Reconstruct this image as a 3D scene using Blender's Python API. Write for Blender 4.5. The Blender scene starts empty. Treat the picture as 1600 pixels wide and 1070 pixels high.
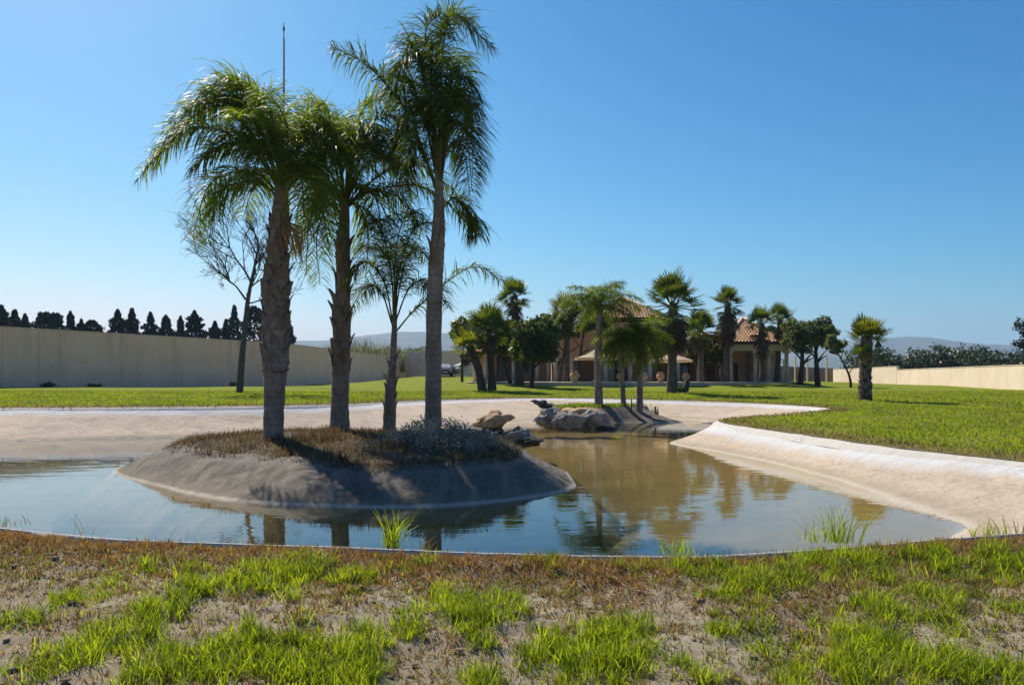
import bpy, math, random
import numpy as np
from mathutils import Vector, Matrix, Euler, noise
from mathutils.geometry import delaunay_2d_cdt

random.seed(7)
RNG = np.random.default_rng(7)
SC = bpy.context.scene
COL = SC.collection
R = math.radians

# ------------------------------------------------------------------ camera
# metres; water level is z = 0, the lens is EYE above it, looking along +Y
F, HY, EYE = 1244.0, 590.0, 1.66
cam = bpy.data.cameras.new('camera')
cam.lens = 36.0 * F / 1600.0
cam.sensor_width = 36.0
cam.shift_y = (HY - 535.0) / 1600.0
cam.clip_start = 0.1
cam.clip_end = 20000
camo = bpy.data.objects.new('camera', cam)
camo.location = (0, 0, EYE)
camo.rotation_euler = (R(90), 0, 0)
COL.objects.link(camo)
SC.camera = camo

# ------------------------------------------------------------------ sky, sun, exposure
SUN_AZ = math.atan2(-0.54, 0.84)      # from +Y towards +X
SUN_EL = R(46)
world = bpy.data.worlds.new('World')
SC.world = world
world.use_nodes = True
wn = world.node_tree
wn.nodes.clear()
sky = wn.nodes.new('ShaderNodeTexSky')
sky.sky_type = 'NISHITA'
sky.sun_disc = False
sky.sun_elevation = SUN_EL
sky.sun_rotation = SUN_AZ
sky.altitude = 100
sky.air_density = 1.0
sky.dust_density = 0.7
sky.ozone_density = 4.0
bg = wn.nodes.new('ShaderNodeBackground')
bg.inputs['Strength'].default_value = 0.085
wo = wn.nodes.new('ShaderNodeOutputWorld')
# the film's deep blue: one colour response for the whole sky
sepc = wn.nodes.new('ShaderNodeSeparateColor')
comb = wn.nodes.new('ShaderNodeCombineColor')
wn.links.new(sky.outputs[0], sepc.inputs[0])
for ch, (gam, gain) in enumerate(((2.5, 1.5), (1.45, 0.98), (1.05, 0.90))):
    m1 = wn.nodes.new('ShaderNodeMath'); m1.operation = 'MULTIPLY'; m1.inputs[1].default_value = 0.116
    m2 = wn.nodes.new('ShaderNodeMath'); m2.operation = 'POWER'; m2.inputs[1].default_value = gam
    m3 = wn.nodes.new('ShaderNodeMath'); m3.operation = 'MULTIPLY'; m3.inputs[1].default_value = gain / 0.116
    wn.links.new(sepc.outputs[ch], m1.inputs[0]); wn.links.new(m1.outputs[0], m2.inputs[0]); wn.links.new(m2.outputs[0], m3.inputs[0]); wn.links.new(m3.outputs[0], comb.inputs[ch])
wn.links.new(comb.outputs[0], bg.inputs[0])
wn.links.new(bg.outputs[0], wo.inputs[0])

sun = bpy.data.lights.new('sun', 'SUN')
sun.energy = 4.4
sun.angle = R(0.55)
sun.color = (1.0, 0.92, 0.79)
suno = bpy.data.objects.new('sun', sun)
sd = Vector((math.sin(SUN_AZ) * math.cos(SUN_EL), math.cos(SUN_AZ) * math.cos(SUN_EL), math.sin(SUN_EL)))
suno.rotation_euler = sd.to_track_quat('Z', 'Y').to_euler()
suno.location = (-20, 30, 30)
COL.objects.link(suno)

SC.view_settings.view_transform = 'Standard'
SC.view_settings.look = 'None'
SC.view_settings.exposure = 0.62
SC.view_settings.gamma = 1.0
SC.view_settings.use_curve_mapping = False
SC.cycles.max_bounces = 8
SC.cycles.transparent_max_bounces = 12
SC.cycles.volume_bounces = 0

# ------------------------------------------------------------------ helpers
def at(px, py, D):
    return Vector(((px - 800) / F * D, D, EYE + (HY - py) / F * D))
def wl(px, py):                       # a point of the water surface
    D = EYE * F / (py - HY)
    return ((px - 800) / F * D, D)
def gz(px, py, z):                    # a point at height z
    D = (EYE - z) * F / (py - HY)
    return ((px - 800) / F * D, D, z)

def tag(o, label=None, cat=None, group=None, kind=None):
    if label: o['label'] = label
    if cat: o['category'] = cat
    if group: o['group'] = group
    if kind: o['kind'] = kind
    return o
def link(o, parent=None):
    COL.objects.link(o)
    if parent is not None: o.parent = parent
    return o
def empty(name, loc, rz=0):
    o = bpy.data.objects.new(name, None)
    o.empty_display_size = 0.2
    o.location = loc
    o.rotation_euler = (0, 0, rz)
    return link(o)
def inst(name, me, parent=None, M=None):
    o = bpy.data.objects.new(name, me)
    link(o, parent)
    if M is not None: o.matrix_local = M
    return o
def copy_tree(o, parent=None):
    c = o.copy()
    link(c)
    c.parent = parent
    for ch in o.children: copy_tree(ch, c)
    return c

def np_mesh(name, V, faces, mat, smooth=True, tint=None, attrs=None):
    """V (n,3); faces: list of int arrays (m,k)."""
    me = bpy.data.meshes.new(name)
    V = np.asarray(V, np.float32)
    me.vertices.add(len(V))
    me.vertices.foreach_set('co', V.ravel())
    faces = [np.asarray(f, np.int32) for f in faces if len(f)]
    loops = np.concatenate([f.ravel() for f in faces])
    tot = np.concatenate([np.full(len(f), f.shape[1], np.int32) for f in faces])
    start = np.concatenate([[0], np.cumsum(tot)[:-1]]).astype(np.int32)
    me.loops.add(len(loops))
    me.loops.foreach_set('vertex_index', loops)
    me.polygons.add(len(tot))
    me.polygons.foreach_set('loop_start', start)
    me.polygons.foreach_set('loop_total', tot)
    me.polygons.foreach_set('use_smooth', np.full(len(tot), smooth))
    if tint is not None:
        a = me.attributes.new('tint', 'FLOAT', 'POINT')
        a.data.foreach_set('value', np.asarray(tint, np.float32))
    for k, v in (attrs or {}).items():
        a = me.attributes.new(k, 'FLOAT', 'POINT')
        a.data.foreach_set('value', np.asarray(v, np.float32))
    me.update(calc_edges=True)
    me.validate()
    if mat is not None: me.materials.append(mat)
    return me

class MB:
    def __init__(s): s.v = []; s.f = []; s.t = []
    def add(s, vs, fs):
        b = len(s.v)
        s.v.extend([tuple(p) for p in vs])
        s.f.extend([tuple(i + b for i in f) for f in fs])
    def box(s, x0, x1, y0, y1, z0, z1):
        s.add([(x0,y0,z0),(x1,y0,z0),(x1,y1,z0),(x0,y1,z0),(x0,y0,z1),(x1,y0,z1),(x1,y1,z1),(x0,y1,z1)],
              [(3,2,1,0),(4,5,6,7),(0,1,5,4),(1,2,6,5),(2,3,7,6),(3,0,4,7)])
    def tube(s, pts, rad, n=8, cap=True, jit=0.0):
        pts = [Vector(p) for p in pts]
        b = len(s.v); m = len(pts)
        t0 = (pts[1] - pts[0]).normalized()
        u = t0.orthogonal().normalized()
        for i, p in enumerate(pts):
            t = (pts[min(i+1, m-1)] - pts[max(i-1, 0)]).normalized()
            u = (u - t * u.dot(t))
            u = u.normalized() if u.length > 1e-6 else t.orthogonal().normalized()
            w = t.cross(u)
            for k in range(n):
                a = 2 * math.pi * k / n
                r = rad[i] * (1 + (random.uniform(-jit, jit) if jit else 0))
                s.v.append(tuple(p + u * (r * math.cos(a)) + w * (r * math.sin(a))))
        for i in range(m - 1):
            for k in range(n):
                k2 = (k + 1) % n
                s.f.append((b+i*n+k, b+i*n+k2, b+(i+1)*n+k2, b+(i+1)*n+k))
        if cap:
            s.f.append(tuple(b + k for k in range(n))[::-1])
            s.f.append(tuple(b + (m-1)*n + k for k in range(n)))
    def mesh(s, name, mat, smooth=False):
        me = bpy.data.meshes.new(name)
        me.from_pydata(s.v, [], s.f)
        if smooth:
            me.polygons.foreach_set('use_smooth', [True] * len(me.polygons))
        me.update()
        me.materials.append(mat)
        return me
    def build(s, name, mat, parent=None, smooth=False, M=None):
        return inst(name, s.mesh(name, mat, smooth), parent, M)

# ------------------------------------------------------------------ materials
def new_mat(name):
    m = bpy.data.materials.new(name)
    m.use_nodes = True
    nt = m.node_tree
    nt.nodes.clear()
    out = nt.nodes.new('ShaderNodeOutputMaterial')
    return m, nt, out
def N(nt, t, **kw):
    n = nt.nodes.new(t)
    for k, v in kw.items():
        if k in n.inputs.keys(): n.inputs[k].default_value = v
        else: setattr(n, k, v)
    return n
def ramp(nt, stops, src=None, interp='LINEAR'):
    r = nt.nodes.new('ShaderNodeValToRGB')
    r.color_ramp.interpolation = interp
    e = r.color_ramp.elements
    while len(e) < len(stops): e.new(0.5)
    for i, (p, c) in enumerate(stops):
        e[i].position = p
        e[i].color = (*c, 1) if len(c) == 3 else c
    if src is not None: nt.links.new(src, r.inputs[0])
    return r
def mixc(nt, fac, a, b, mode='MIX'):
    m = nt.nodes.new('ShaderNodeMix')
    m.data_type = 'RGBA'
    m.blend_type = mode
    for key, v in ((0, fac), (6, a), (7, b)):
        if hasattr(v, 'is_linked') or hasattr(v, 'links'): nt.links.new(v, m.inputs[key])
        elif isinstance(v, (int, float)): m.inputs[key].default_value = v
        else: m.inputs[key].default_value = (*v, 1)
    return m.outputs[2]
def math_n(nt, op, a, b=None):
    m = nt.nodes.new('ShaderNodeMath')
    m.operation = op
    for i, v in enumerate((a, b)):
        if v is None: continue
        if isinstance(v, (int, float)): m.inputs[i].default_value = v
        else: nt.links.new(v, m.inputs[i])
    return m.outputs[0]
def noise_n(nt, scale, detail=6, rough=0.6, coord='Object', mapping=None, dist=0.0):
    tc = nt.nodes.new('ShaderNodeTexCoord')
    src = tc.outputs[coord]
    if mapping:
        mp = nt.nodes.new('ShaderNodeMapping')
        mp.inputs['Scale'].default_value = mapping
        nt.links.new(src, mp.inputs[0]); src = mp.outputs[0]
    n = nt.nodes.new('ShaderNodeTexNoise')
    n.inputs['Scale'].default_value = scale
    n.inputs['Detail'].default_value = detail
    n.inputs['Roughness'].default_value = rough
    n.inputs['Distortion'].default_value = dist
    nt.links.new(src, n.inputs['Vector'])
    return n.outputs['Fac']
def bump_n(nt, h, strength=0.5, dist=0.02, normal=None):
    b = nt.nodes.new('ShaderNodeBump')
    b.inputs['Strength'].default_value = strength
    b.inputs['Distance'].default_value = dist
    nt.links.new(h, b.inputs['Height'])
    if normal is not None: nt.links.new(normal, b.inputs['Normal'])
    return b.outputs[0]

def surf(name, stops, scale=4, rough=0.85, bump=0.5, bdist=0.02, detail=8, mapping=None, spec=0.25, coord='Object', fine=None, metallic=0.0):
    """mottled surface: colour ramp over noise + finer relief"""
    m, nt, out = new_mat(name)
    n1 = noise_n(nt, scale, detail, 0.65, coord, mapping)
    c = ramp(nt, stops, n1).outputs[0]
    p = N(nt, 'ShaderNodeBsdfPrincipled', Roughness=rough)
    p.inputs['Specular IOR Level'].default_value = spec
    p.inputs['Metallic'].default_value = metallic
    nt.links.new(c, p.inputs['Base Color'])
    n2 = noise_n(nt, fine or scale * 6, 6, 0.7, coord, mapping)
    nt.links.new(bump_n(nt, n2, bump, bdist), p.inputs['Normal'])
    nt.links.new(p.outputs[0], out.inputs[0])
    return m

def leaf_mat(name, dark, light, trans=0.4, tcol=None, rough=0.45, spec=0.35, objrand=True):
    m, nt, out = new_mat(name)
    at_ = N(nt, 'ShaderNodeAttribute', attribute_name='tint')
    c = mixc(nt, at_.outputs['Fac'], dark, light)
    if objrand:
        oi = nt.nodes.new('ShaderNodeObjectInfo')
        hs = nt.nodes.new('ShaderNodeHueSaturation')
        v = math_n(nt, 'ADD', math_n(nt, 'MULTIPLY', oi.outputs['Random'], 0.5), 0.75)
        nt.links.new(v, hs.inputs['Value'])
        nt.links.new(c, hs.inputs['Color'])
        c = hs.outputs[0]
    p = N(nt, 'ShaderNodeBsdfPrincipled', Roughness=rough)
    p.inputs['Specular IOR Level'].default_value = spec
    nt.links.new(c, p.inputs['Base Color'])
    t = nt.nodes.new('ShaderNodeBsdfTranslucent')
    tc = mixc(nt, 1.0, c, tcol or (1.9, 1.7, 0.55), 'MULTIPLY')
    nt.links.new(tc, t.inputs['Color'])
    mx = nt.nodes.new('ShaderNodeMixShader')
    mx.inputs[0].default_value = trans
    nt.links.new(p.outputs[0], mx.inputs[1])
    nt.links.new(t.outputs[0], mx.inputs[2])
    nt.links.new(mx.outputs[0], out.inputs[0])
    return m

M = {}
M['frond'] = leaf_mat('frond_green', (0.040, 0.075, 0.011), (0.145, 0.205, 0.028), 0.54, (1.9, 1.7, 0.4), 0.5, 0.25)
M['frond_dark'] = leaf_mat('frond_dark_green', (0.028, 0.052, 0.016), (0.095, 0.135, 0.028), 0.5, (1.8, 1.7, 0.5), 0.5, 0.25)
M['rachis'] = surf('frond_midrib', [(0.3, (0.06, 0.075, 0.02)), (0.7, (0.11, 0.11, 0.04))], 8, 0.6)
M['fan'] = leaf_mat('fan_leaf_green', (0.035, 0.065, 0.014), (0.105, 0.145, 0.028), 0.4)
M['fan_yellow'] = leaf_mat('fan_leaf_yellow_green', (0.06, 0.085, 0.016), (0.17, 0.18, 0.035), 0.48)
M['trunk_dark'] = surf('dark_palm_trunk', [(0.25, (0.05, 0.038, 0.03)), (0.5, (0.10, 0.08, 0.062)), (0.75, (0.18, 0.15, 0.12))], 5, 0.95, 0.9, 0.03, mapping=(1, 1, 0.5))
M['dead'] = leaf_mat('dead_leaf_brown', (0.055, 0.040, 0.025), (0.15, 0.11, 0.065), 0.2, (1.2, 1.0, 0.8), 0.8, 0.1)
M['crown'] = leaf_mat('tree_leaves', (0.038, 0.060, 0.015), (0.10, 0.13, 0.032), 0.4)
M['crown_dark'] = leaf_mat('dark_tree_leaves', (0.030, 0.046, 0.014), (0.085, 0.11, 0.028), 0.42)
M['crown_bright'] = leaf_mat('bright_tree_leaves', (0.055, 0.080, 0.016), (0.14, 0.165, 0.035), 0.42)  # a brighter leaf green of its own
M['belt'] = leaf_mat('scrub_leaves', (0.018, 0.030, 0.014), (0.045, 0.062, 0.026), 0.25)
M['olive'] = leaf_mat('olive_leaves', (0.085, 0.11, 0.045), (0.20, 0.22, 0.10), 0.45, (1.4, 1.4, 0.8))
M['cypress'] = leaf_mat('conifer_needles', (0.014, 0.022, 0.019), (0.034, 0.048, 0.034), 0.1, (1.2, 1.2, 0.8), 0.7, 0.1)
M['grey_leaf'] = leaf_mat('grey_shrub_leaves', (0.22, 0.215, 0.18), (0.44, 0.42, 0.36), 0.3, (1.2, 1.2, 0.9), 0.7, 0.15)
M['grass'] = leaf_mat('grass_green', (0.07, 0.115, 0.010), (0.38, 0.44, 0.035), 0.54, (1.6, 1.6, 0.5), 0.5, 0.25, False)
M['lawn_blade'] = leaf_mat('lawn_green', (0.12, 0.165, 0.010), (0.30, 0.35, 0.026), 0.5, (1.5, 1.5, 0.5), 0.55, 0.2, False)
M['dry'] = leaf_mat('dry_rust_plants', (0.12, 0.064, 0.024), (0.44, 0.285, 0.13), 0.4, (1.3, 1.1, 0.7), 0.8, 0.1, False)
M['brush'] = leaf_mat('island_brush', (0.06, 0.04, 0.024), (0.25, 0.18, 0.11), 0.32, (1.2, 1.05, 0.75), 0.85, 0.1, False)
M['straw'] = leaf_mat('dry_olive_plants', (0.11, 0.10, 0.03), (0.36, 0.30, 0.14), 0.35, (1.3, 1.15, 0.7), 0.8, 0.1, False)
M['reed'] = leaf_mat('reed_leaves', (0.12, 0.14, 0.06), (0.27, 0.27, 0.14), 0.35, (1.3, 1.2, 0.8), 0.7, 0.2)
def trunk_mat():
    m, nt, out = new_mat('palm_trunk')
    n1 = noise_n(nt, 4.0, 10, 0.7, 'Object', (1, 1, 0.45)); n2 = noise_n(nt, 26.0, 8, 0.75, 'Object', (1, 1, 0.35))
    c = ramp(nt, [(0.25, (0.09, 0.073, 0.06)), (0.5, (0.21, 0.178, 0.15)), (0.75, (0.36, 0.315, 0.27))], n1).outputs[0]
    w = nt.nodes.new('ShaderNodeTexWave'); w.bands_direction = 'Z'; w.inputs['Scale'].default_value = 2.6; w.inputs['Distortion'].default_value = 5.0; w.inputs['Detail'].default_value = 4; w.inputs['Detail Scale'].default_value = 2.5
    tc = nt.nodes.new('ShaderNodeTexCoord'); nt.links.new(tc.outputs['Object'], w.inputs['Vector'])
    sc = ramp(nt, [(0.0, (0.45, 0.43, 0.40)), (0.14, (1, 1, 1)), (1.0, (1, 1, 1))], w.outputs['Fac']).outputs[0]      # leaf scars
    c = mixc(nt, 0.45, c, mixc(nt, 1.0, c, sc, 'MULTIPLY'))
    p = N(nt, 'ShaderNodeBsdfPrincipled', Roughness=0.92); p.inputs['Specular IOR Level'].default_value = 0.15
    nt.links.new(c, p.inputs['Base Color'])
    b = bump_n(nt, w.outputs['Fac'], 0.3, 0.03); b = bump_n(nt, n2, 0.9, 0.025, b)
    nt.links.new(b, p.inputs['Normal']); nt.links.new(p.outputs[0], out.inputs[0])
    return m
M['trunk'] = trunk_mat()
def wall_mat(name, lo, mid, hi, stain):
    """painted render: blotches, rain streaks from the coping, splash dirt"""
    m, nt, out = new_mat(name)
    n1 = noise_n(nt, 0.55, 10, 0.7); n2 = noise_n(nt, 1.0, 9, 0.75, 'Object', (1.6, 1.6, 0.12)); n3 = noise_n(nt, 9.0, 8, 0.75)
    c = ramp(nt, [(0.28, lo), (0.5, mid), (0.72, hi)], n1).outputs[0]
    c = mixc(nt, ramp(nt, [(0.52, (0, 0, 0)), (0.74, (0.65, 0.65, 0.65))], n2).outputs[0], c, stain)
    c = mixc(nt, ramp(nt, [(0.58, (0, 0, 0)), (0.72, (0.4, 0.4, 0.4))], n3).outputs[0], c, stain)
    p = N(nt, 'ShaderNodeBsdfPrincipled', Roughness=0.92); p.inputs['Specular IOR Level'].default_value = 0.15
    nt.links.new(c, p.inputs['Base Color']); nt.links.new(bump_n(nt, n3, 0.4, 0.015), p.inputs['Normal']); nt.links.new(p.outputs[0], out.inputs[0])
    return m
M['boot'] = surf('palm_leaf_base', [(0.25, (0.07, 0.05, 0.038)), (0.5, (0.17, 0.13, 0.10)), (0.8, (0.33, 0.27, 0.21))], 9, 0.9, 0.8, 0.02, mapping=(1, 1, 0.25))
M['bark'] = surf('tree_bark', [(0.3, (0.035, 0.026, 0.02)), (0.7, (0.10, 0.08, 0.062))], 8, 0.95, 0.8, 0.02, mapping=(1, 1, 0.3))
M['bare'] = surf('bare_twig_bark', [(0.3, (0.055, 0.047, 0.042)), (0.7, (0.13, 0.115, 0.105))], 8, 0.9)
M['spathe'] = surf('dry_flower_stalk', [(0.3, (0.22, 0.13, 0.045)), (0.7, (0.42, 0.29, 0.11))], 14, 0.8)
M['rock'] = surf('grey_rock', [(0.25, (0.06, 0.055, 0.05)), (0.5, (0.26, 0.235, 0.205)), (0.75, (0.50, 0.46, 0.40))], 5, 0.9, 1.0, 0.05)
M['rock_tan'] = surf('tan_rock', [(0.25, (0.20, 0.115, 0.06)), (0.5, (0.52, 0.35, 0.21)), (0.75, (0.70, 0.53, 0.36))], 5, 0.9, 1.0, 0.05)
M['rock_dark'] = surf('dark_rock', [(0.25, (0.03, 0.028, 0.028)), (0.6, (0.085, 0.08, 0.075)), (0.8, (0.16, 0.15, 0.14))], 5, 0.9, 1.0, 0.05)
M['white_stone'] = surf('white_stone', [(0.3, (0.42, 0.39, 0.34)), (0.7, (0.68, 0.65, 0.6))], 5, 0.9)

def water_mat():
    m, nt, out = new_mat('pond_water')
    n1 = noise_n(nt, 1.6, 3, 0.5, 'Object', (0.6, 1.6, 1))
    n2 = noise_n(nt, 9.0, 2, 0.5, 'Object', (0.6, 1.4, 1))
    b1 = bump_n(nt, n1, 0.065, 0.05)
    b2 = bump_n(nt, n2, 0.03, 0.01, b1)
    geo = nt.nodes.new('ShaderNodeNewGeometry')
    dp = nt.nodes.new('ShaderNodeVectorMath'); dp.operation = 'DOT_PRODUCT'
    nt.links.new(geo.outputs['Incoming'], dp.inputs[0]); nt.links.new(b2, dp.inputs[1])
    om = math_n(nt, 'SUBTRACT', 1.0, math_n(nt, 'ABSOLUTE', dp.outputs['Value']))
    fres = math_n(nt, 'ADD', math_n(nt, 'MULTIPLY', math_n(nt, 'POWER', om, 5.0), 0.94), 0.02)
    g = N(nt, 'ShaderNodeBsdfGlossy', Roughness=0.015)
    g.inputs['Color'].default_value = (0.95, 0.96, 0.97, 1)
    nt.links.new(b2, g.inputs['Normal'])
    t = nt.nodes.new('ShaderNodeBsdfTransparent')
    t.inputs[0].default_value = (0.97, 0.94, 0.86, 1)
    mx = nt.nodes.new('ShaderNodeMixShader')
    nt.links.new(fres, mx.inputs[0])
    nt.links.new(t.outputs[0], mx.inputs[1])
    nt.links.new(g.outputs[0], mx.inputs[2])
    nt.links.new(mx.outputs[0], out.inputs[0])
    return m
M['water'] = water_mat()

def concrete_mat(name, tan, white, band, grey=0.0):
    """rendered concrete: limescale-white top band by distance from the rim, tan face, dark wet line, mud bed painted darker with depth for light lost in the water"""
    m, nt, out = new_mat(name)
    dr = N(nt, 'ShaderNodeAttribute', attribute_name='rimdist').outputs['Fac']
    zz = N(nt, 'ShaderNodeAttribute', attribute_name='level').outputs['Fac']
    nb = noise_n(nt, 1.4, 8, 0.7)
    ns = noise_n(nt, 5.0, 8, 0.75)
    nf = noise_n(nt, 30.0, 6, 0.7)
    face = ramp(nt, [(0.25, tuple(c * 0.62 for c in tan)), (0.45, tan), (0.7, tuple(min(1, c * 1.18) for c in tan))], nb).outputs[0]
    stain = ramp(nt, [(0.55, (0, 0, 0)), (0.72, (1, 1, 1))], ns).outputs[0]
    face = mixc(nt, math_n(nt, 'MULTIPLY', stain, 0.35 + grey), face, tuple(x_ * .45 for x_ in tan))
    spk = ramp(nt, [(0.35, (0.62, 0.6, 0.58)), (0.5, (1, 1, 1)), (0.68, (1.18, 1.17, 1.16))], noise_n(nt, 13.0, 9, 0.8)).outputs[0]
    face = mixc(nt, 0.8, face, mixc(nt, 1.0, face, spk, 'MULTIPLY'))
    crk = nt.nodes.new('ShaderNodeTexVoronoi'); crk.feature = 'DISTANCE_TO_EDGE'; crk.inputs['Scale'].default_value = 0.55
    tcc = nt.nodes.new('ShaderNodeTexCoord'); vadd = nt.nodes.new('ShaderNodeVectorMath'); vadd.operation = 'ADD'
    ncol = nt.nodes.new('ShaderNodeTexNoise'); ncol.inputs['Scale'].default_value = 1.7; ncol.inputs['Detail'].default_value = 6
    nt.links.new(tcc.outputs['Object'], ncol.inputs['Vector']); nt.links.new(tcc.outputs['Object'], vadd.inputs[0]); nt.links.new(ncol.outputs['Color'], vadd.inputs[1]); nt.links.new(vadd.outputs[0], crk.inputs['Vector'])
    cf = ramp(nt, [(0.0, (1, 1, 1)), (0.012, (0, 0, 0))], crk.outputs['Distance']).outputs[0]
    d2 = math_n(nt, 'ADD', dr, math_n(nt, 'MULTIPLY', math_n(nt, 'SUBTRACT', nb, 0.5), band * 1.3))
    wf = ramp(nt, [(0.0, (1, 1, 1)), (0.5, (0.9, 0.9, 0.9)), (1.0, (0, 0, 0))], math_n(nt, 'DIVIDE', d2, band)).outputs[0]
    if grey:
        stv = noise_n(nt, 1.0, 9, 0.75, 'Object', (3.2, 0.5, 0.5), 0.6)
        face = mixc(nt, ramp(nt, [(0.46, (0, 0, 0)), (0.66, (0.85, 0.85, 0.85))], stv).outputs[0], face, tuple(x_ * .38 for x_ in tan))
        stw = noise_n(nt, 1.0, 9, 0.7, 'Object', (5.5, 0.6, 0.6), 0.4)
        face = mixc(nt, ramp(nt, [(0.52, (0, 0, 0)), (0.7, (0.8, 0.8, 0.8))], stw).outputs[0], face, tuple(min(1, x_ * 1.9) for x_ in tan))
    wcol = mixc(nt, ns, tuple(c * 0.85 for c in white), white)
    c = mixc(nt, wf, face, wcol)
    c = mixc(nt, math_n(nt, 'MULTIPLY', cf, 0.22), c, (0.16, 0.13, 0.10))
    # lines left by older water levels
    z2 = math_n(nt, 'ADD', zz, math_n(nt, 'MULTIPLY', math_n(nt, 'SUBTRACT', ns, 0.5), 0.05))
    wet = ramp(nt, [(0.0, (1, 1, 1)), (0.42, (1, 1, 1)), (0.50, (0.75, 0.75, 0.75)), (0.58, (0, 0, 0))], math_n(nt, 'ADD', math_n(nt, 'MULTIPLY', z2, 1.0), 0.45)).outputs[0]
    c = mixc(nt, math_n(nt, 'MULTIPLY', wet, 0.55), c, (0.24, 0.19, 0.12))
    ring = ramp(nt, [(0.47, (0, 0, 0)), (0.50, (0.7, 0.7, 0.7)), (0.515, (0.7, 0.7, 0.7)), (0.535, (0, 0, 0))], math_n(nt, 'ADD', z2, 0.5)).outputs[0]
    c = mixc(nt, ring, c, (0.50, 0.44, 0.36))
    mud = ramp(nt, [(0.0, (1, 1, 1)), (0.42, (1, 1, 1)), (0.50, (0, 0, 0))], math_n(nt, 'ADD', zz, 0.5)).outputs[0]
    mud_absorb = mixc(nt, nb, (0.20, 0.140, 0.040), (0.34, 0.245, 0.08))
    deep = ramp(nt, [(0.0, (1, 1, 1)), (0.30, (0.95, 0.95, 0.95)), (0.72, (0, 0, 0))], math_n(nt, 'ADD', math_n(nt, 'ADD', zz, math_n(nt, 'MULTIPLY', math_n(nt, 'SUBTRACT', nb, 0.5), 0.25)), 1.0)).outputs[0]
    mud_absorb = mixc(nt, deep, mud_absorb, (0.085, 0.075, 0.026))  # light lost in murky water, painted into the bed colour by depth
    c = mixc(nt, mud, c, mud_absorb)
    p = N(nt, 'ShaderNodeBsdfPrincipled', Roughness=0.85)
    p.inputs['Specular IOR Level'].default_value = 0.2
    nt.links.new(c, p.inputs['Base Color'])
    b = bump_n(nt, nb, 0.5, 0.14)
    b = bump_n(nt, ns, 0.6, 0.04, b)
    b = bump_n(nt, nf, 0.4, 0.008, b)
    nt.links.new(b, p.inputs['Normal'])
    nt.links.new(p.outputs[0], out.inputs[0])
    return m
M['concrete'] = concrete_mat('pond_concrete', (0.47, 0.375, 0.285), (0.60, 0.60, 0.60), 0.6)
M['kerb'] = concrete_mat('kerb_concrete', (0.50, 0.43, 0.35), (0.57, 0.53, 0.48), 0.3)
M['island_concrete'] = concrete_mat('island_concrete', (0.145, 0.122, 0.098), (0.20, 0.175, 0.15), 0.3, 0.45)

def lawn_mat():
    m, nt, out = new_mat('lawn')
    dr = N(nt, 'ShaderNodeAttribute', attribute_name='rimdist').outputs['Fac']
    n1 = noise_n(nt, 0.35, 6, 0.65)
    n2 = noise_n(nt, 6.0, 6, 0.75)
    n3 = noise_n(nt, 28.0, 4, 0.8)
    c1 = ramp(nt, [(0.3, (0.14, 0.185, 0.012)), (0.5, (0.19, 0.24, 0.018)), (0.7, (0.26, 0.285, 0.03))], n1).outputs[0]
    c1 = mixc(nt, ramp(nt, [(0.5, (0, 0, 0)), (0.72, (0.8, 0.8, 0.8))], noise_n(nt, 0.9, 7, 0.7)).outputs[0], c1, (0.34, 0.29, 0.07))
    c = mixc(nt, 0.5, c1, ramp(nt, [(0.3, (0.07, 0.095, 0.008)), (0.7, (0.29, 0.31, 0.035))], n2).outputs[0])
    e = math_n(nt, 'SUBTRACT', math_n(nt, 'ADD', 0.9, math_n(nt, 'MULTIPLY', n2, 0.9)), dr)
    ef = ramp(nt, [(0.45, (0, 0, 0)), (0.95, (0.85, 0.85, 0.85))], e).outputs[0]
    c = mixc(nt, ef, c, ramp(nt, [(0.35, (0.12, 0.09, 0.035)), (0.7, (0.30, 0.235, 0.10))], n3).outputs[0])
    p = N(nt, 'ShaderNodeBsdfPrincipled', Roughness=0.95)
    p.inputs['Specular IOR Level'].default_value = 0.05
    nt.links.new(c, p.inputs['Base Color'])
    nt.links.new(bump_n(nt, n3, 0.8, 0.05), p.inputs['Normal'])
    nt.links.new(p.outputs[0], out.inputs[0])
    return m
M['lawn'] = lawn_mat()

def soil_mat():
    m, nt, out = new_mat('bare_soil')
    n1 = noise_n(nt, 0.9, 6, 0.65)
    n2 = noise_n(nt, 9.0, 9, 0.8)
    n3 = noise_n(nt, 45.0, 6, 0.8)
    c = ramp(nt, [(0.32, (0.36, 0.27, 0.15)), (0.48, (0.64, 0.53, 0.35)), (0.66, (0.84, 0.76, 0.58))], n2).outputs[0]
    c = mixc(nt, ramp(nt, [(0.42, (0, 0, 0)), (0.62, (0.7, 0.7, 0.7))], n1).outputs[0], c, (0.38, 0.27, 0.15))
    c = mixc(nt, 0.35, c, ramp(nt, [(0.3, (0.10, 0.08, 0.055)), (0.65, (0.75, 0.66, 0.53))], n3).outputs[0])
    p = N(nt, 'ShaderNodeBsdfPrincipled', Roughness=0.95)
    p.inputs['Specular IOR Level'].default_value = 0.1
    nt.links.new(c, p.inputs['Base Color'])
    b = bump_n(nt, n2, 1.0, 0.10)
    b = bump_n(nt, n3, 0.9, 0.025, b)
    nt.links.new(b, p.inputs['Normal'])
    nt.links.new(p.outputs[0], out.inputs[0])
    return m
M['soil'] = soil_mat()
M['earth'] = surf('island_earth', [(0.3, (0.06, 0.042, 0.025)), (0.6, (0.15, 0.11, 0.065)), (0.8, (0.26, 0.2, 0.13))], 5, 0.95, 0.8, 0.04)
M['wall_grey'] = wall_mat('beige_render_wall', (0.76, 0.47, 0.34), (0.88, 0.555, 0.405), (0.90, 0.61, 0.47), (0.48, 0.30, 0.21))
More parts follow.
